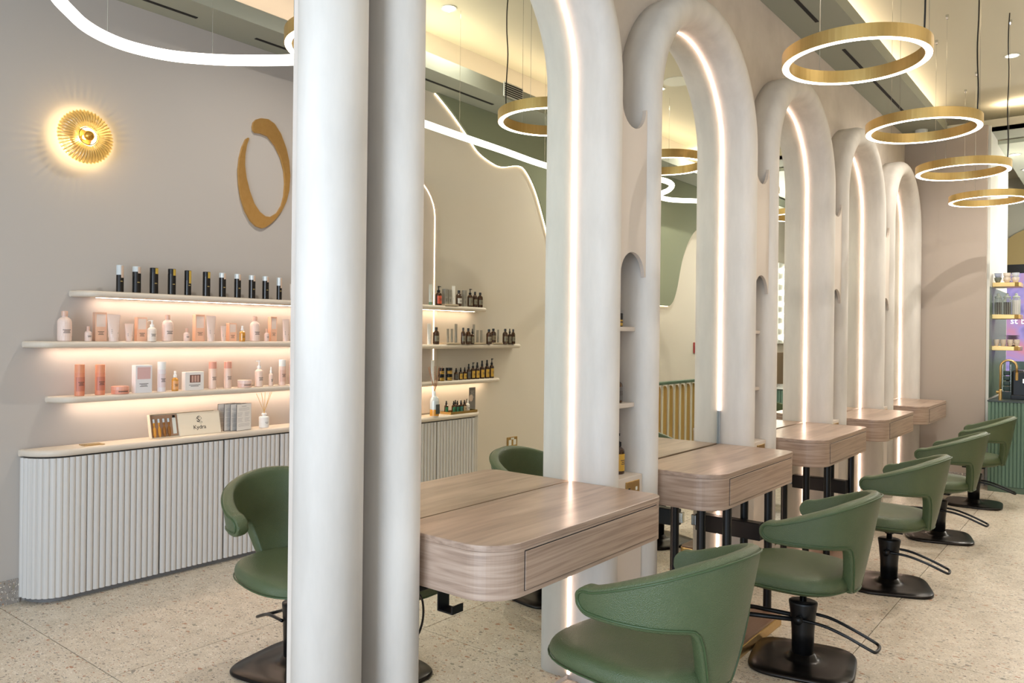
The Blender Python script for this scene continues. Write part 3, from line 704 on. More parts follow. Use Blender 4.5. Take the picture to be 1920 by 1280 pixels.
# ------------------------------------------------------------ retail furniture
def run_outline(xw, xf, ya, yb, ra, rb, s):
    """closed outline hugging the wall at xw, front at xf, ends rounded (ra at ya, rb at yb); s=+1 when the front faces +x"""
    d = abs(xf - xw); P = []; n = 10
    P.append((0, ya))
    P += [(d - (d) * (1 - math.sin(PI / 2 * i / n)), ya + ra * (1 - math.cos(PI / 2 * i / n))) for i in range(1, n + 1)]
    P += [(d * math.cos(PI / 2 * i / n), yb - rb * (1 - math.sin(PI / 2 * i / n))) for i in range(0, n)]
    P.append((0, yb))
    P = [(xw + s * x, y) for x, y in P]
    return P if s > 0 else P[::-1]
def retail(s, xw, front, ctop, cab, shelves, doors, name_side, labels):
    root = empty('retail_cabinet', (0, 0, 0)); tag(root, labels[0], 'cabinet')
    ya, yb = cab
    d = abs(front - xw); e = s * .002
    link('countertop', slab(run_outline(xw + e, front + s * .012, ya - .012, yb + .012, .2, .2, s), ctop - .038, ctop, .018), stone_m, root)
    link('carcass', slab(run_outline(xw + e, front - s * .018, ya + .016, yb - .016, .18, .18, s), .05, ctop - .04, .001, 1), dark_m, root)
    link('plinth', slab(run_outline(xw + e, front - s * .03, ya + .03, yb - .03, .17, .17, s), 0, .048, .001, 1), mat('grey_plinth', (120, 118, 116), .5), root)
    # flute
    z0, z1 = .03, ctop - .045; fw = .0168
    fp = [(-.016, -fw * .98), (-.004, -fw * .98), (.003, -fw * .55), (.006, 0), (.0045, fw * .5), (-.004, fw * .98), (-.016, fw * .98)]
    fm = bpy.data.meshes.new('flute'); b2 = prism(fp, 'z', z0, z1); bmesh.ops.recalc_face_normals(b2, faces=b2.faces); b2.to_mesh(fm); b2.free(); fm.materials.append(flute_m)
    def flute(par, y, x=None, rz=0): place('flute', fm, par, loc=(front if x is None else x, y, 0), rz=rz + (0 if s > 0 else PI))
    for a, b_ in doors:
        dr = link('door', box(*sorted((front - s * .017, front - s * .012)), a + .005, b_ - .005, z0, z1), flute_m, root)
        n = round((b_ - a) / .0352); p = (b_ - a - .008) / n
        for i in range(n): flute(dr, a + .004 + p * (i + .5))
    # rounded end panels
    for end, lim in ((-1, doors[0][0]), (1, doors[-1][1])):
        yend = ya if end < 0 else yb; r = .18
        yc = yend - end * r
        pe = link('curved_end_panel', box(*sorted((front - s * .03, front - s * .024)), *sorted((lim, yc)) if abs(lim - yc) > .01 else (min(lim, yc), min(lim, yc) + .012), z0, z1), flute_m, root)
        m_ = round(abs(lim - yc) / .035)
        for i in range(m_): flute(pe, lim + (yc - lim) * (i + .5) / max(m_, 1))
        na = 9
        for i in range(na):
            t = PI / 2 * (i + .5) / na
            x = xw + s * (d * math.cos(t)); y = yc + end * r * math.sin(t)
            flute(pe, y, x, rz=(t * end) * s)
    for i, (a, b_, zt, led) in enumerate(shelves):
        sh = empty('display_shelf', (0, 0, zt)); tag(sh, labels[1 + i], 'shelf', 'wall display shelves')
        link('shelf_board', slab(run_outline(xw + e, xw + s * .155, a, b_, .12, .12, s), -.036, 0, .017), stone_m, sh)
        if led:
            xa, xb = sorted((xw + s * .045, xw + s * .061))
            link('shelf_light', box(xa, xb, a + .13, b_ - .13, -.0372, -.0362), shelfled_m, sh)
    return root
retail(1, WL, -2.667, .838, (1.66, 4.35), [(1.90, 4.1, SH[0], 1), (1.66, 4.35, SH[1], 1), (1.78, 4.2, SH[2], 1)],
       [(1.93 + .4225 * i, 1.93 + .4225 * (i + 1)) for i in range(5)], 'left',
       ['low cream reeded retail cabinet with rounded end against the left wall', 'upper wall shelf holding dark spray cans', 'middle wall shelf holding blush pink bottles and tubes', 'lower wall shelf holding coral and peach products'])
MS = (1.727, 1.412, 1.115)
retail(-1, WR, 2.40, .840, (3.4, 5.07), [(3.6, 5.17, MS[0], 1), (3.35, 5.66, MS[1], 0), (3.45, 5.36, MS[2], 1)],
       [(3.62 + .423 * i, 3.62 + .423 * (i + 1)) for i in range(3)], 'right',
       ['reeded retail cabinet with rounded end seen in the first mirror', 'mirrored top shelf with amber bottles and grey cartons', 'mirrored middle shelf with a long row of amber bottles', 'mirrored lower shelf with yellow-labelled pump bottles'])
# lit arched recess behind the mirrored shelves
ar = empty('lit_wall_arch', (WR, 4.1, 0)); tag(ar, 'pale arched wall panel with glowing edge line behind mirrored shelves', 'wall panel')
def archpoly(r, zs, z0=.85): return [(-r, z0)] + [(-r * math.cos(PI * i / 20), zs + r * .75 * math.sin(PI * i / 20)) for i in range(21)] + [(r, z0)]
link('arch_panel', prism(archpoly(.52, 2.45), 'x', -.012, -.001), panel_m, ar)
link('arch_light', tube([(-.014, y, z) for y, z in archpoly(.485, 2.45)], .0035, 6), wave_m, ar)

# counter items left
plate = empty('counter_socket', (-2.75, 1.99, .838)); tag(plate, 'square brass pop-up socket plate on the counter near its rounded end', 'socket')
link('plate', box(-.04, .04, -.055, .055, .0005, .004, .001), brass_m, plate)
link('flap', box(-.025, .025, -.035, .035, .004, .0052), mat('pale_brass', (214, 190, 130), .3, metal=1), plate)
# gift box kit leaning on the wall
KIT = mcol((238, 220, 192), .6); kit = empty('treatment_kit_box', (-2.735, 2.545, .8395)); tag(kit, 'open cream treatment kit box leaning on the wall with glass ampoules', 'box')
kit.rotation_euler = (0, -math.radians(13), 0)
W2, H2 = .215, .150
bm = bmesh.new(); B(bm, -.03, -.026, -W2, W2, 0, H2); B(bm, -.026, .0, -W2, W2, 0, .004); B(bm, -.026, .0, -W2, W2, H2 - .004, H2); B(bm, -.026, .0, -W2, -W2 + .004, .004, H2 - .004); B(bm, -.026, .0, W2 - .004, W2, .004, H2 - .004)
link('tray', bm, KIT, kit)
link('insert', box(-.0255, -.016, -W2 + .005, -.01, .01, H2 - .01), mcol((176, 140, 112), .7), kit)
lid = link('sliding_lid', box(-.012, .004, -.035, W2 + .03, -.002, H2 - .008, .001), mcol((242, 228, 204), .55), kit)
me = text_me('Kydra', .036); me.materials.append(ink); t = place('lettering', me, lid); t.location = (.0046, .10, .034); t.rotation_euler = (PI / 2, 0, PI / 2)
me = text_me('S', .05); me.materials.append(ink); t = place('lettering', me, lid); t.location = (.0046, .095, .078); t.rotation_euler = (PI / 2, 0, PI / 2)
link('emblem', tube(catmull([(.0046, .08, .096), (.0046, .10, .118), (.0046, .118, .10), (.0046, .10, .086), (.0046, .12, .078), (.0046, .11, .07), (.0046, .085, .09)], 5), .0009, 5), ink, lid)
for i in range(4):
    yy = -.188 + .031 * i
    am = link('ampoule', lathe([(.002, 0), (.009, .022), (.009, .058), (.003, .072), (.006, .085), (.006, .105), (.001, .118)], 10, c=(-.008, yy)), glass_oil if i < 2 else mat('brown_oil', (150, 98, 44), .12), kit)
    link('ampoule_tip', lathe([(.0062, .095), (.0062, .118)], 10, c=(-.008, yy)), clear_m, am)
tb = link('cream_tube', box(-.014, -.013, -.068, -.045, .02, .12), white_m, kit); link('tube_cap', box(-.0138, -.0132, -.065, -.048, .121, .136), black_m, tb)
# four menu cards
for i in range(4):
    r_ = empty('menu_card', (-2.80 + .028 * i, 2.868 + .026 * i, .8385), .1 + .04 * i)
    tag(r_, ['rearmost of the four black-edged price cards', 'second of the four black-edged price cards from the left', 'third of the four black-edged price cards from the left', 'front price card with black edge and fully visible text'][i], 'card', 'price cards standing on the counter')
    fr = link('card_frame', box(-.003, 0, -.066, .066, 0, .178), mcol((60, 54, 50), .5), r_)
    link('paper', box(0, .0006, -.064, .064, .002, .176), mcol((238, 234, 228), .6), r_)
    bm = bmesh.new(); rg = random.Random(i)
    B(bm, .0006, .001, -.02, .02, .158, .162)
    for q in range(17):
        z = .148 - q * .0075
        if q in (3, 8, 13): continue
        a = .055 * rg.uniform(.75, 1)
        if 4 <= q <= 12: B(bm, .0006, .001, -.056, -.056 + a * .85, z, z + .0018); B(bm, .0006, .001, .006, .006 + a * .85, z, z + .0018)
        else: B(bm, .0006, .001, -a, a, z, z + .0018)
    link('lettering', bm, mcol((184, 180, 176), .6), r_)
def diffuser(loc, w_, h_, hr, mbody, label, oil=None, sq=False, s=1):
    r_ = empty('reed_diffuser', loc); tag(r_, label, 'diffuser'); r = w_ / 2
    if oil:
        link('glass_bottle', lathe([(r * .93, 0), (r, .006), (r, h_ * .62), (r * .8, h_ * .74), (r * .25, h_ * .82), (r * .25, h_)], 20), mbody, r_, smooth=False)
        link('oil', lathe([(r * 1.01, .004), (r * 1.01, h_ * .28)], 20), oil, r_)
        link('label', box(*sorted((s * r * 1.005, s * (r + .001))), -r * .6, r * .6, h_ * .1, h_ * .48), mcol((70, 74, 74), .6), r_)
    else:
        link('bottle', lathe([(r * .96, 0), (r, .004), (r, h_ * .72), (r * .93, h_ * .76), (r * .36, h_ * .78), (r * .36, h_ * .86), (r * .5, h_ * .87), (r * .5, h_ * .97), (r * .46, h_)], 24), mbody, r_, smooth=False)
        words(r_, r, w_ * .4, h_ * .4, 2, .003, .008, col=mcol((150, 148, 146)))
    rg = random.Random(int(w_ * 1000))
    for q in range(5 if not oil else 8):
        a = (-.42 + .84 * q / (4 if not oil else 7)); link('reed', tube([(0, a * -.02, h_ * .9), (rg.uniform(-.02, .02), a * .34 * hr / .3, h_ + hr * (1 - abs(a) * .1))], .0016, 5), mcol((206, 168, 100), .7) if not oil else mcol((176, 120, 84), .7), r_)
diffuser((-2.76, 3.13, .8385), .068, .098, .145, mcol((236, 234, 230), .3), 'small white ceramic reed diffuser on the counter by the column')
prod('box', .05, .14, (XS, 3.42, .8385), 0, 'dark carton at the column edge on the counter', 'counter items', (90, 86, 84), (90, 86, 84), (120, 116, 112))

# mirrored side products (on the right-hand wall)
XM = 2.46; AM = glass_amber; BK = black_m; LBG = (128, 120, 98); GR = (150, 146, 136); LW = (208, 202, 190); YL = (204, 160, 58); OL = (214, 86, 52)
def mp(row, shelf_i, tagtxt, grp):
    c = {}
    for e in row:
        kd, y, w_, h_, cols, desc, lift, dx = e
        i = c.get(desc, 0); c[desc] = i + 1; n = sum(1 for q in row if q[5] == desc)
        lb = desc + (', %s from left' % nth[i] if n > 1 else '') + ' on the ' + tagtxt
        prod(kd, w_, h_, (XM + dx, y, MS[shelf_i] + lift), PI, lb, grp, *cols)
A_ = (AM, BK, LBG); AW = (AM, BK, LW); GB = (GR, GR, (134, 130, 120)); WB = (LW, LW, (196, 190, 178))
mp([('tube', 4.436, .043, .165, ((210, 212, 206), (120, 150, 120), LW), 'white tube', 0, 0), ('pump', 4.528, .052, .155, (AM, BK, OL), 'amber pump bottle with orange-red label', 0, 0),
    ('box', 4.603, .035, .124, GB, 'grey carton', .013, 0), ('box', 4.653, .031, .121, GB, 'grey carton', .013, 0), ('tube', 4.705, .042, .155, (WHITE, WHITE, LW), 'white pointed tube', .013, 0),
    ('bottle', 4.771, .049, .134, AW, 'amber bottle with white label', 0, 0), ('box', 4.837, .031, .137, GB, 'grey carton', 0, 0), ('pump', 4.911, .046, .153, A_, 'amber pump bottle with grey label', 0, 0), ('bottle', 4.975, .041, .132, A_, 'amber bottle with grey label', 0, 0), ('bottle', 5.042, .048, .128, A_, 'amber bottle with grey label', 0, 0),
    ], 0, 'mirrored top shelf', 'products on the mirrored top shelf')
mp([('tube', 4.423, .043, .166, (WHITE, WHITE, LW), 'white tube bottle', 0, 0), ('bottle', 4.505, .052, .138, A_, 'amber bottle with grey label', 0, 0),
    ('tube', 4.643, .03, .113, GB, 'grey tube', .014, 0), ('tube', 4.690, .031, .113, GB, 'grey tube', .014, 0), ('tube', 4.740, .035, .155, GB, 'grey tube', .014, 0), ('bottle', 4.797, .038, .138, A_, 'amber bottle with grey label', 0, -.03), ('bottle', 4.86, .045, .135, A_, 'amber bottle with grey label', 0, -.03), ('drop', 4.913, .032, .131, A_, 'amber dropper bottle', 0, -.03),
    ('tube', 4.965, .032, .155, GB, 'grey tube', .014, 0), ('tube', 5.013, .032, .106, GB, 'grey tube', .014, 0), ('tube', 5.062, .032, .106, GB, 'grey tube', .014, 0), ('bottle', 5.13, .049, .13, A_, 'amber bottle with grey label', 0, -.03), ('bottle', 5.225, .050, .122, A_, 'amber bottle with grey label', .014, 0), ('tube', 5.291, .026, .114, GB, 'grey tube', .014, 0), ('bottle', 5.354, .048, .136, A_, 'amber bottle with grey label', 0, -.03), ('drop', 5.418, .034, .138, A_, 'amber dropper bottle', 0, -.03), ('bottle', 5.468, .039, .134, A_, 'amber bottle with grey label', 0, -.03)], 1, 'mirrored middle shelf', 'products on the mirrored middle shelf')
YJ = (BK, BK, YL)
for y, w_ in ((4.569, .05), (4.661, .055)):
    for z, s in ((0, 'lower'), (.053, 'upper')): prod('jar', w_, .052, (XM, y, MS[2] + z), PI, '%s of the %s stacked pair of black jars with yellow labels' % (s, 'left' if y < 4.6 else 'right'), 'stacked jars on the mirrored lower shelf', *YJ)
AY = (AM, BK, YL); AG = (AM, BK, (96, 92, 84))
mp([('tube', 4.47, .039, .171, (WHITE, WHITE, LW), 'white tube bottle', 0, 0), ('drop', 4.748, .035, .1, AG, 'small dropper bottle with grey label', 0, 0), ('drop', 4.804, .033, .103, AY, 'small dropper bottle with yellow label', 0, 0), ('drop', 4.854, .034, .103, AY, 'small dropper bottle with yellow label', 0, 0),
    ('spray', 4.905, .036, .131, AG, 'spray bottle with grey label', 0, 0), ('pump', 4.959, .038, .141, AY, 'amber pump bottle with yellow label', 0, 0), ('spray', 5.015, .041, .142, AY, 'amber spray bottle with yellow label', 0, 0), ('spray', 5.078, .041, .155, AY, 'amber spray bottle with yellow label', 0, 0),
    ('spray', 5.144, .043, .16, AY, 'amber spray bottle with yellow label', 0, 0), ('pump', 5.208, .04, .171, AY, 'amber pump bottle with yellow label', 0, 0), ], 2, 'mirrored lower shelf', 'products on the mirrored lower shelf')
for i, (a, b_, sh) in enumerate(((4.575, 4.733, 0), (4.60, 4.765, 1), (4.94, 5.09, 1), (5.19, 5.32, 1))):
    o = link('display_riser', box(2.425, 2.52, a, b_, MS[sh] + .0005, MS[sh] + .0135, .001), mcol((196, 178, 152), .6)); tag(o, 'thin wooden riser under %s' % ['grey cartons on the mirrored top shelf', 'the left grey tubes on the mirrored middle shelf', 'the centre grey tubes on the mirrored middle shelf', 'one amber bottle on the mirrored middle shelf'][i], 'stand')
diffuser((2.418, 4.452, .8405), .072, .20, .20, clear_m, 'large glass reed diffuser with amber oil and dark label, in first mirror', oil=glass_oil, s=-1)
tr = empty('brass_tray', (2.46, 4.79, .8405)); tag(tr, 'brass tray holding green-labelled serum bottles, in first mirror', 'tray')
bm = box(-.06, .06, -.165, .165, 0, .006); 
for q in ((-.06, -.057, -.165, .165), (.057, .06, -.165, .165), (-.057, .057, -.165, -.162), (-.057, .057, .162, .165)): B(bm, *q, .006, .02)
link('tray_body', bm, brass_m, tr)
GL = [(0, 64, 52, 44)]
for i, (dx, dy, col, nmx) in enumerate(((.02, -.135, (40, 120, 84), 'green'), (-.025, -.095, (40, 120, 84), 'green'), (-.03, -.055, (40, 120, 84), 'green'), (-.025, -.005, (60, 130, 120), 'teal'), (.025, -.02, (60, 130, 120), 'teal'), (-.02, .045, (196, 176, 142), 'cream'), (.025, .04, WHITE, 'white'), (-.01, .095, WHITE, 'white'), (.03, .13, (40, 120, 84), 'green'))):
    prod('drop', .034, .10, (2.46 + dx, 4.79 + dy, .8467), PI, 'small dropper bottle with %s label, %s on the brass tray in first mirror' % (nmx, nth[i]), 'serum bottles on the brass tray', AM if nmx != 'white' else WHITE, BK if nmx != 'white' else WHITE, col)
lf = empty('leaflet', (2.50, 5.0, .8405), PI - .15); tag(lf, 'grey folded leaflet standing behind the brass tray in first mirror', 'leaflet'); lf.rotation_euler = (0, 0, PI - .15)
link('leaflet_sheet', box(-.002, 0, -.05, .05, 0, .20), mcol((120, 118, 114), .6), lf)
link('leaflet_picture', lathe([(.03, 0), (.03, .001)], 20), mcol((214, 196, 180), .6), lf).matrix_local = Matrix.Translation((.0, .02, .11)) @ Matrix.Rotation(PI / 2, 4, 'Y')
words(lf, 0, .06, .17, 6, .003, .011, col=mcol((196, 194, 190)), flat=.0002)
# wall socket in first mirror
so = empty('wall_socket', (WR, 5.655, .50)); tag(so, 'brass double wall socket seen in the first mirror above the chair', 'socket')
link('plate', box(-.008, -.0005, -.075, .075, -.045, .045, .001), brass_m, so)
for yy in (-.035, .035):
    link('socket_insert', box(-.0095, -.008, yy - .02, yy + .02, -.03, .02), white_m, so); link('switch', box(-.011, -.008, yy * .35 - .01, yy * .35 + .01, .022, .038), white_m, so)

# niche bottles
prod('jar', .06, .062, (.056, 3.095, 1.5402), 0, 'black jar with yellow label on the niche top shelf', 'bottles in the shelf niche', BK, BK, YL)
prod('spray', .055, .148, (.056, 3.105, 1.1902), 0, 'amber spray bottle with grey label on the niche middle shelf', 'bottles in the shelf niche', AM, BK, (96, 92, 90))
prod('pump', .062, .185, (.07, 3.10, .8652), 0, 'amber pump bottle with yellow label on the niche base box', 'bottles in the shelf niche', AM, BK, YL)

# ------------------------------------------------------------ wall lamp
lp = empty('wall_lamp', (WL, 1.955, 2.605)); tag(lp, 'round ribbed amber glass wall lamp glowing on the left wall', 'wall lamp')
lamp_glass = bpy.data.materials.new('ribbed_amber_glass'); lamp_glass.use_nodes = True
nt = lamp_glass.node_tree; nt.nodes.clear(); out = nt.nodes.new('ShaderNodeOutputMaterial'); ms = nt.nodes.new('ShaderNodeMixShader'); ms2 = nt.nodes.new('ShaderNodeMixShader')
tr_ = nt.nodes.new('ShaderNodeBsdfTransparent'); tr_.inputs[0].default_value = lin((255, 244, 212)); gl = nt.nodes.new('ShaderNodeBsdfGlossy'); gl.inputs['Roughness'].default_value = .12
tl = nt.nodes.new('ShaderNodeBsdfTranslucent'); tl.inputs[0].default_value = lin((240, 222, 170))
ms.inputs[0].default_value = .09; nt.links.new(tr_.outputs[0], ms.inputs[1]); nt.links.new(tl.outputs[0], ms.inputs[2])
ms2.inputs[0].default_value = .10; nt.links.new(ms.outputs[0], ms2.inputs[1]); nt.links.new(gl.outputs[0], ms2.inputs[2]); nt.links.new(ms2.outputs[0], out.inputs[0])
NR = 46
def wavy(r, x, amp, n=NR * 4):
    return [(x + amp * .6 * math.cos(NR * 2 * PI * i / n), (r + amp * math.cos(NR * 2 * PI * i / n)) * math.cos(2 * PI * i / n), (r + amp * math.cos(NR * 2 * PI * i / n)) * math.sin(2 * PI * i / n)) for i in range(n)]
gd = link('glass_disc', rings(bmesh.new(), [wavy(.05, .100, .0), wavy(.075, .108, .002), (wavy(.11, .102, .003)), wavy(.14, .084, .004), wavy(.152, .066, .004), wavy(.146, .050, .004), wavy(.12, .042, .003), wavy(.085, .040, .002)], cap=False), lamp_glass, lp, smooth=True)
bm = bmesh.new()
for i in range(NR):
    t = 2 * PI * i / NR; d = Vector((0, math.cos(t), math.sin(t))); e = Vector((0, -math.sin(t), math.cos(t))) * .0022
    P4 = [(.097, .056), (.10, .11), (.082, .138), (.066, .150), (.052, .144), (.044, .12), (.046, .07)]
    rings(bm, [[tuple(Vector((x, 0, 0)) + d * r + e * s) for x, r in P4] for s in (-1, 1)])
link('glass_ribs', bm, mat('rib_glass', (186, 164, 108), .25, alpha=.8), gd, kind=None)
link('rim', tube([(.1, .05 * math.cos(2 * PI * i / 32), .05 * math.sin(2 * PI * i / 32)) for i in range(32)], .002, 6, closed=True), black_m, gd)
def turned(prof, n=24, bm=None):
    return rings(bmesh.new(), [[(x, r * math.cos(2 * PI * i / n), r * math.sin(2 * PI * i / n)) for i in range(n)] for r, x in prof])
link('brass_mount', turned([(.05, .0), (.05, .012), (.010, .018), (.010, .046)]), brass_m, lp)
link('bulb_neck', turned([(.010, .0465), (.014, .055), (.014, .086), (.008, .0915)]), lamp_glass, lp)
link('bulb', turned([(.004, .092), (.022, .095), (.029, .106), (.026, .118), (.014, .127), (.002, .131)]), mat('gold_bulb', (226, 170, 74), .1, metal=.8), lp, smooth=True)
pl = bpy.data.lights.new('lamp_light', 'POINT'); pl.energy = 8.0; pl.color = (1, .82, .55); pl.shadow_soft_size = .006
po = bpy.data.objects.new('lamp_light', pl); COL.objects.link(po); po.parent = lp; po.location = (.071, .0, .0)

# brass O
OP = [(3.069, 2.916), (3.075, 2.945), (3.096, 2.97), (3.132, 2.987), (3.191, 2.994), (3.244, 2.973), (3.298, 2.913), (3.345, 2.818), (3.37, 2.73), (3.381, 2.626), (3.373, 2.518), (3.35, 2.436), (3.313, 2.365), (3.268, 2.306), (3.223, 2.262), (3.179, 2.231), (3.15, 2.22), (3.106, 2.229), (3.062, 2.262), (3.019, 2.326), (2.987, 2.409), (2.97, 2.494), (2.963, 2.593), (2.972, 2.682), (2.992, 2.761), (3.019, 2.819), (3.036, 2.832), (3.043, 2.826), (3.027, 2.781), (3.015, 2.715), (3.013, 2.639), (3.026, 2.553), (3.052, 2.469), (3.089, 2.386), (3.133, 2.334), (3.178, 2.308), (3.222, 2.31), (3.275, 2.346), (3.312, 2.404), (3.331, 2.472), (3.338, 2.566), (3.329, 2.656), (3.3, 2.743), (3.253, 2.819), (3.193, 2.872), (3.134, 2.881), (3.09, 2.876), (3.073, 2.891)]
o = link('brass_emblem', prism(OP, 'x', WL + .001, WL + .018), mat('emblem_brass', (222, 178, 108), .3, metal=.9, noise=((1, 30, 30), .3, (232, 192, 124))))
bmx = bmesh.new(); bmx.from_mesh(o.data); bmesh.ops.triangulate(bmx, faces=[f for f in bmx.faces if len(f.verts) > 4]); bmx.to_mesh(o.data); bmx.free()
tag(o, 'large brushed brass open O-shaped emblem on the left wall', 'wall emblem')

# ------------------------------------------------------------ railing on the right side (seen in second mirror)
rl = empty('balustrade', (2.34, 8.5, 0)); tag(rl, 'green-railed balustrade with gold slats seen in the second mirror', 'railing')
link('top_rail', box(-.03, .03, -1.3, 1.5, .93, .965, .006), rail_m, rl)
link('bottom_rail', box(-.02, .02, -1.3, 1.5, .04, .08), rail_m, rl)
for i in range(18):
    y = -1.26 + i * .155
    link('gold_slat', prism([(y + .02, .08), (y + .135, .08), (y + .135, .86)] + [(y + .0775 + .0575 * math.cos(PI * j / 8), .86 + .055 * math.sin(PI * j / 8)) for j in range(1, 8)] + [(y + .02, .86)], 'x', .004, .012), mat('gold_slat_paint', (176, 142, 78), .45), rl)
    link('upright_bar', box(-.012, .003, y - .012, y + .014, .08, .93), mat('cream_bar', (206, 200, 180), .5), rl)
# vanity bulbs, seen in third mirror
vb = empty('vanity_light', (WR, 12.86, 0)); tag(vb, 'vertical row of glowing round vanity bulbs seen in third mirror', 'light')
link('bulb_panel', box(-.03, -.001, -.25, .25, 1.40, 2.72), white_m, vb)
for i in range(7): link('bulb', lathe([(.001, -.05), (.035, -.035), (.05, 0), (.035, .035), (.001, .05)], 12), bulb_m, vb).location = (-.075, 0, 1.5 + i * .185)
dr = struct(link('door_1', box(WR - .02, WR - .001, 12.5, 13.3, 0, 1.25), mat('oak_panel', (150, 126, 100), .5)))
fe = link('fire_sign', box(WR - .012, WR - .001, 9.50, 9.62, 1.28, 1.42), mcol((150, 52, 44), .5)); tag(fe, 'small red wall sign at mirror edge in second arch', 'sign')

# ------------------------------------------------------------ kitchen at the far right
ku = empty('kitchen_counter', (0, 0, 0)); tag(ku, 'green reeded kitchen counter with dark top at the far right', 'counter')
KX0, KX1, KY0, KY1 = .835, 1.75, 8.98, 9.24
link('carcass', box(KX0 + .012, KX1, KY0 + .012, 9.9 if False else KY1, .05, .885), green_reed, ku)
P = []
x = KX0
while x < KX1 - .03:
    P += [(x, KY0 + .011), (x + .004, KY0 + .001), (x + .024, KY0 + .001), (x + .028, KY0 + .011)]; x += .031
P += [(KX1, KY0 + .011), (KX1, KY0 + .02), (KX0, KY0 + .02)]
link('reeded_front', prism(P, 'z', .06, .885), green_reed, ku)
P = []; y = KY0 + .03
while y < KY1 - .03:
    P += [(KX0 + .011, y), (KX0 + .001, y + .004), (KX0 + .001, y + .024), (KX0 + .011, y + .028)]; y += .031
P += [(KX0 + .011, KY1), (KX0 + .018, KY1), (KX0 + .018, KY0 + .03)]
link('reeded_end', prism(P, 'z', .06, .885), green_reed, ku)
link('plinth', box(KX0 + .005, KX1, KY0 + .005, KY1, 0, .055), rail_m, ku)
link('worktop', box(KX0 - .004, KX1, KY0 - .004, KY1, .886, .90, .002), mcol((52, 62, 56), .3), ku)
link('splashback', box(.83, KX1, 10.85, 10.87, .3, 1.25), mcol((70, 88, 78), .25), ku)
# rear worktop run
rw = empty('kitchen_worktop', (0, 0, 0)); tag(rw, 'dark kitchen worktop and cupboards behind the reeded counter', 'counter')
link('cupboard', box(.82, 2.0, 9.42, 10.2, 0, .865), green_reed, rw); link('worktop', box(.81, 2.0, 9.40, 10.2, .866, .885), mcol((40, 44, 42), .25), rw)
# tap
tp = empty('kitchen_tap', (.925, 9.12, .90)); tag(tp, 'arched brushed gold kitchen tap on the green counter', 'tap')
pth = [(0, 0, .0), (0, 0, .33)] + [(.068 - .068 * math.cos(PI * i / 14), 0, .33 + .068 * math.sin(PI * i / 14)) for i in range(1, 15)] + [(.137, 0, .27)]
link('spout', tube(pth, .0105, 12), brass_m, tp, smooth=True); link('tap_base', lathe([(.015, 0), (.015, .10), (.0105, .105)], 16), brass_m, tp)
link('lever', tube([(-.035, 0, .075), (-.01, 0, .075)], .015, 12), brass_m, tp)
link('spray_head', tube([(.137, 0, .275), (.137, 0, .20)], .0125, 12), brass_m, tp)
# gold shelves on the block's side
SX0 = .804
names = ['top', 'middle', 'bottom']
for i, z in enumerate((2.10, 1.765, 1.435)):
    o = link('gold_shelf', slab([(SX0, 9.50), (1.0, 9.50), (1.035, 9.515), (1.05, 9.55), (1.05, 9.80), (SX0, 9.80)], z - .045, z, .003, 1), brass_m); tag(o, '%s of the three gold kitchen shelves' % names[i], 'shelf', 'gold kitchen shelves')
def cup(x, y, z, col, label, tilt=0, r=.035, h=.055, grp='cups on the gold shelves'):
    root = empty('teacup', (x, y, z)); tag(root, label, 'cup', grp); root.rotation_euler = (tilt, 0, random.uniform(0, 6))
    link('bowl', lathe([(r * .5, 0), (r * .6, .004), (r * .9, h * .5), (r, h), (r * .94, h), (r * .8, h * .5), (r * .4, .008)], 18), mcol(col, .2), root)
    link('handle', tube([(r * .9 + .014 * math.sin(PI * i / 6), 0, h * .25 + h * .5 * i / 6) for i in range(7)], .003, 6), mcol(col, .2), root)
cup(.845, 9.57, 2.1005, (112, 118, 108), 'grey ribbed cup at left end of the top gold shelf'); cup(.845, 9.57, 2.147, (170, 178, 200), 'blue striped cup stacked in the grey cup')
cup(.925, 9.57, 2.1005, (220, 206, 190), 'cream cup in the middle of the top gold shelf'); cup(.925, 9.57, 2.147, (226, 214, 200), 'pale cup stacked in the middle cream cup')
cup(1.0, 9.58, 2.1005, (214, 206, 196), 'cream cup at right end of the top gold shelf'); cup(1.0, 9.58, 2.147, (206, 212, 222), 'blue-white cup stacked at right end of top shelf')
for i, (x, y) in enumerate(((.848, 9.58), (.928, 9.58), (1.008, 9.58))):
    root = empty('glass_jar', (x, y, 1.7655)); tag(root, ['ribbed glass storage jar of dark beans, leftmost on the gold shelf', 'ribbed glass storage jar of dark beans, middle on the gold shelf', 'ribbed glass storage jar of sugar, right on the gold shelf'][i], 'jar', 'storage jars on the gold shelf')
    link('contents', lathe([(.034, .004), (.034, .13 if i < 2 else .15)], 20), mcol((62, 50, 46), .6) if i < 2 else mcol((226, 222, 218), .5), root)
    b2 = bmesh.new()
    for q in range(14):
        t = 2 * PI * q / 14; tube([(.036 * math.cos(t), .036 * math.sin(t), .0), (.037 * math.cos(t), .037 * math.sin(t), .15), (.026 * math.cos(t), .026 * math.sin(t), .175)], .0022, 5, b2)
    link('glass_ribs', b2, mat('pale_glass', (196, 204, 196), .12), root)
    link('lid', lathe([(.03, .176), (.034, .18), (.034, .19), (.012, .20), (.016, .215), (.004, .225)], 18), mat('pale_glass', (196, 204, 196), .12), root)
for i in range(4): cup(.84 + .06 * i, 9.55, 1.4355, (214, 200, 184), '%s of the four patterned cups on the bottom gold shelf' % ['leftmost', 'second from left', 'third from left', 'rightmost'][i], r=.028, h=.07, grp='patterned cups on the bottom gold shelf')
for i in range(8):
    o = link('saucer', lathe([(.03, 0), (.066, .010), (.068, .012), (.06, .009)], 24), mcol((112, 116, 104), .3)); o.location = (.965, 9.70, 1.4355 + i * .0145)
    tag(o, 'grey saucer on the bottom gold shelf, %s from the bottom of its stack' % nth[i], 'saucer', 'stacked grey saucers')
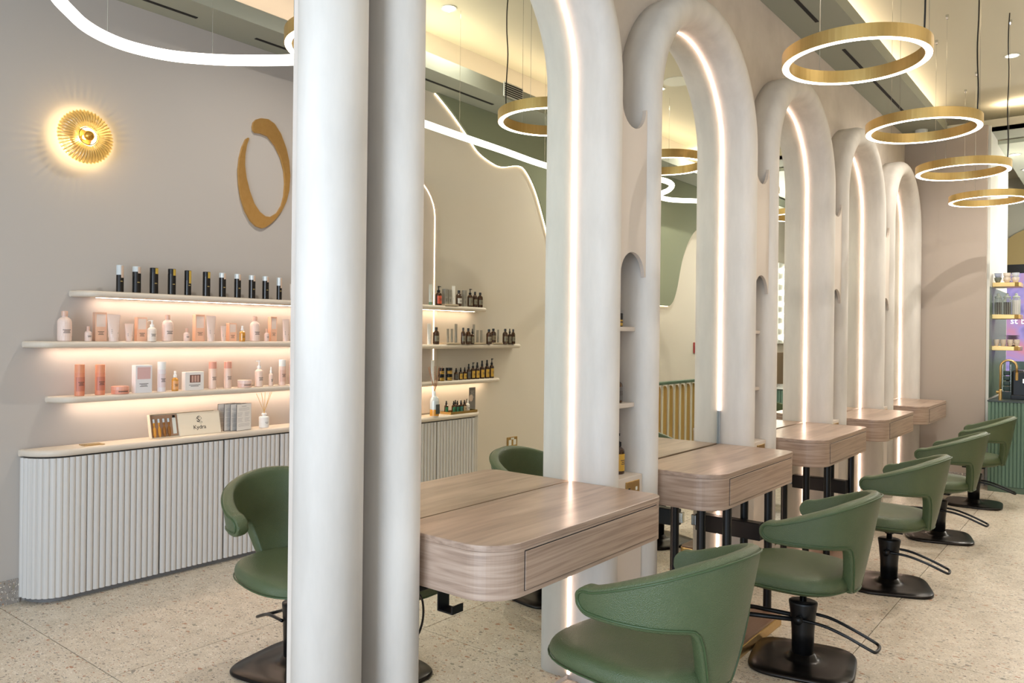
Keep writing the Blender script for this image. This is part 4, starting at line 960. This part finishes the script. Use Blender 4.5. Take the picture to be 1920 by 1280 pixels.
# coffee machine and drinks rack
cmn = empty('coffee_machine', (1.12, 9.62, .8855)); tag(cmn, 'black coffee machine on the kitchen worktop behind the tap', 'coffee machine')
link('machine_body', box(-.14, .25, -.12, .2, .02, .30, .02), black_m, cmn); link('drip_tray', box(-.14, .25, -.17, -.121, .0, .05, .005), black_m, cmn); link('brew_head', box(-.04, .04, -.17, -.121, .17, .22, .005), chrome_m, cmn)
gr = empty('capsule_rack', (.93, 9.62, .8855)); tag(gr, 'glass rack of dark green capsules behind the gold tap', 'rack')
for i in range(4): link('capsule', box(-.03, .03, -.03, .03, .08 + i * .055, .125 + i * .055, .008), mcol((36, 62, 54), .4), gr)
for sx in (-.036, .036): link('rack_rod', tube([(sx, -.036, 0), (sx, -.036, .36)], .003, 6), chrome_m, gr)
link('rack_base', box(-.05, .05, -.045, .045, 0, .07), mcol((30, 50, 44), .3), gr)
# screen on the far wall
tv = empty('wall_screen', (0, 12.4, 0)); tag(tv, 'black-framed lit screen with purple picture behind the kitchen shelves', 'screen')
link('frame', box(.50, 2.2, .0, .04, .92, 2.52), black_m, tv)
scr = bpy.data.materials.new('screen_picture'); scr.use_nodes = True; nt = scr.node_tree; b_ = nt.nodes['Principled BSDF']
tc = nt.nodes.new('ShaderNodeTexCoord'); nz = nt.nodes.new('ShaderNodeTexNoise'); nz.inputs['Scale'].default_value = 1.8; nz.inputs['Distortion'].default_value = 1.4
cr_ = nt.nodes.new('ShaderNodeValToRGB'); e = cr_.color_ramp.elements; e[0].position = .32; e[0].color = lin((84, 78, 150)); e[1].position = .68; e[1].color = lin((214, 140, 160))
q = e.new(.5); q.color = lin((164, 148, 214)); nt.links.new(tc.outputs['Object'], nz.inputs[0]); nt.links.new(nz.outputs[0], cr_.inputs[0]); nt.links.new(cr_.outputs[0], b_.inputs['Emission Color']); b_.inputs['Emission Strength'].default_value = .9; b_.inputs['Base Color'].default_value = (.02, .02, .02, 1)
link('display', box(.54, 2.16, -.004, -.0005, 1.0, 2.40), scr, tv)
me = text_me('st be', .12); me.materials.append(mat('screen_letter', (240, 240, 250), .5, emit=(240, 240, 250), strength=1)); t = place('lettering', me, tv); t.location = (.80, -.006, 1.72); t.rotation_euler = (PI / 2, 0, 0)
# arched opening on the far wall above the screen
ao = empty('arched_alcove', (0, 13.88, 0)); tag(ao, 'tan arched alcove on the far wall above the screen', 'alcove')
link('alcove_face', prism([(.35, 2.3), (2.0, 2.3), (2.0, 2.7)] + [(1.175 + .825 * math.cos(PI * i / 16), 2.75 + .5 * math.sin(PI * i / 16)) for i in range(17)] + [(.35, 2.7)], 'y', -.02, .015), mcol((188, 168, 118), .7), ao)

# cable under the first table
o = link('dryer_cable', tube(catmull([(.03, 1.80, .66), (.03, 1.87, .61), (.03, 1.885, .54), (.03, 1.86, .48), (.03, 1.80, .45)], 6), .004, 6), black_m); tag(o, 'thin black cable hanging under the first styling table', 'cable')
o = link('power_strip', box(.03, .10, 1.80, 1.99, .655, .695, .004), black_m); tag(o, 'black power strip fixed under the first styling table', 'power strip')
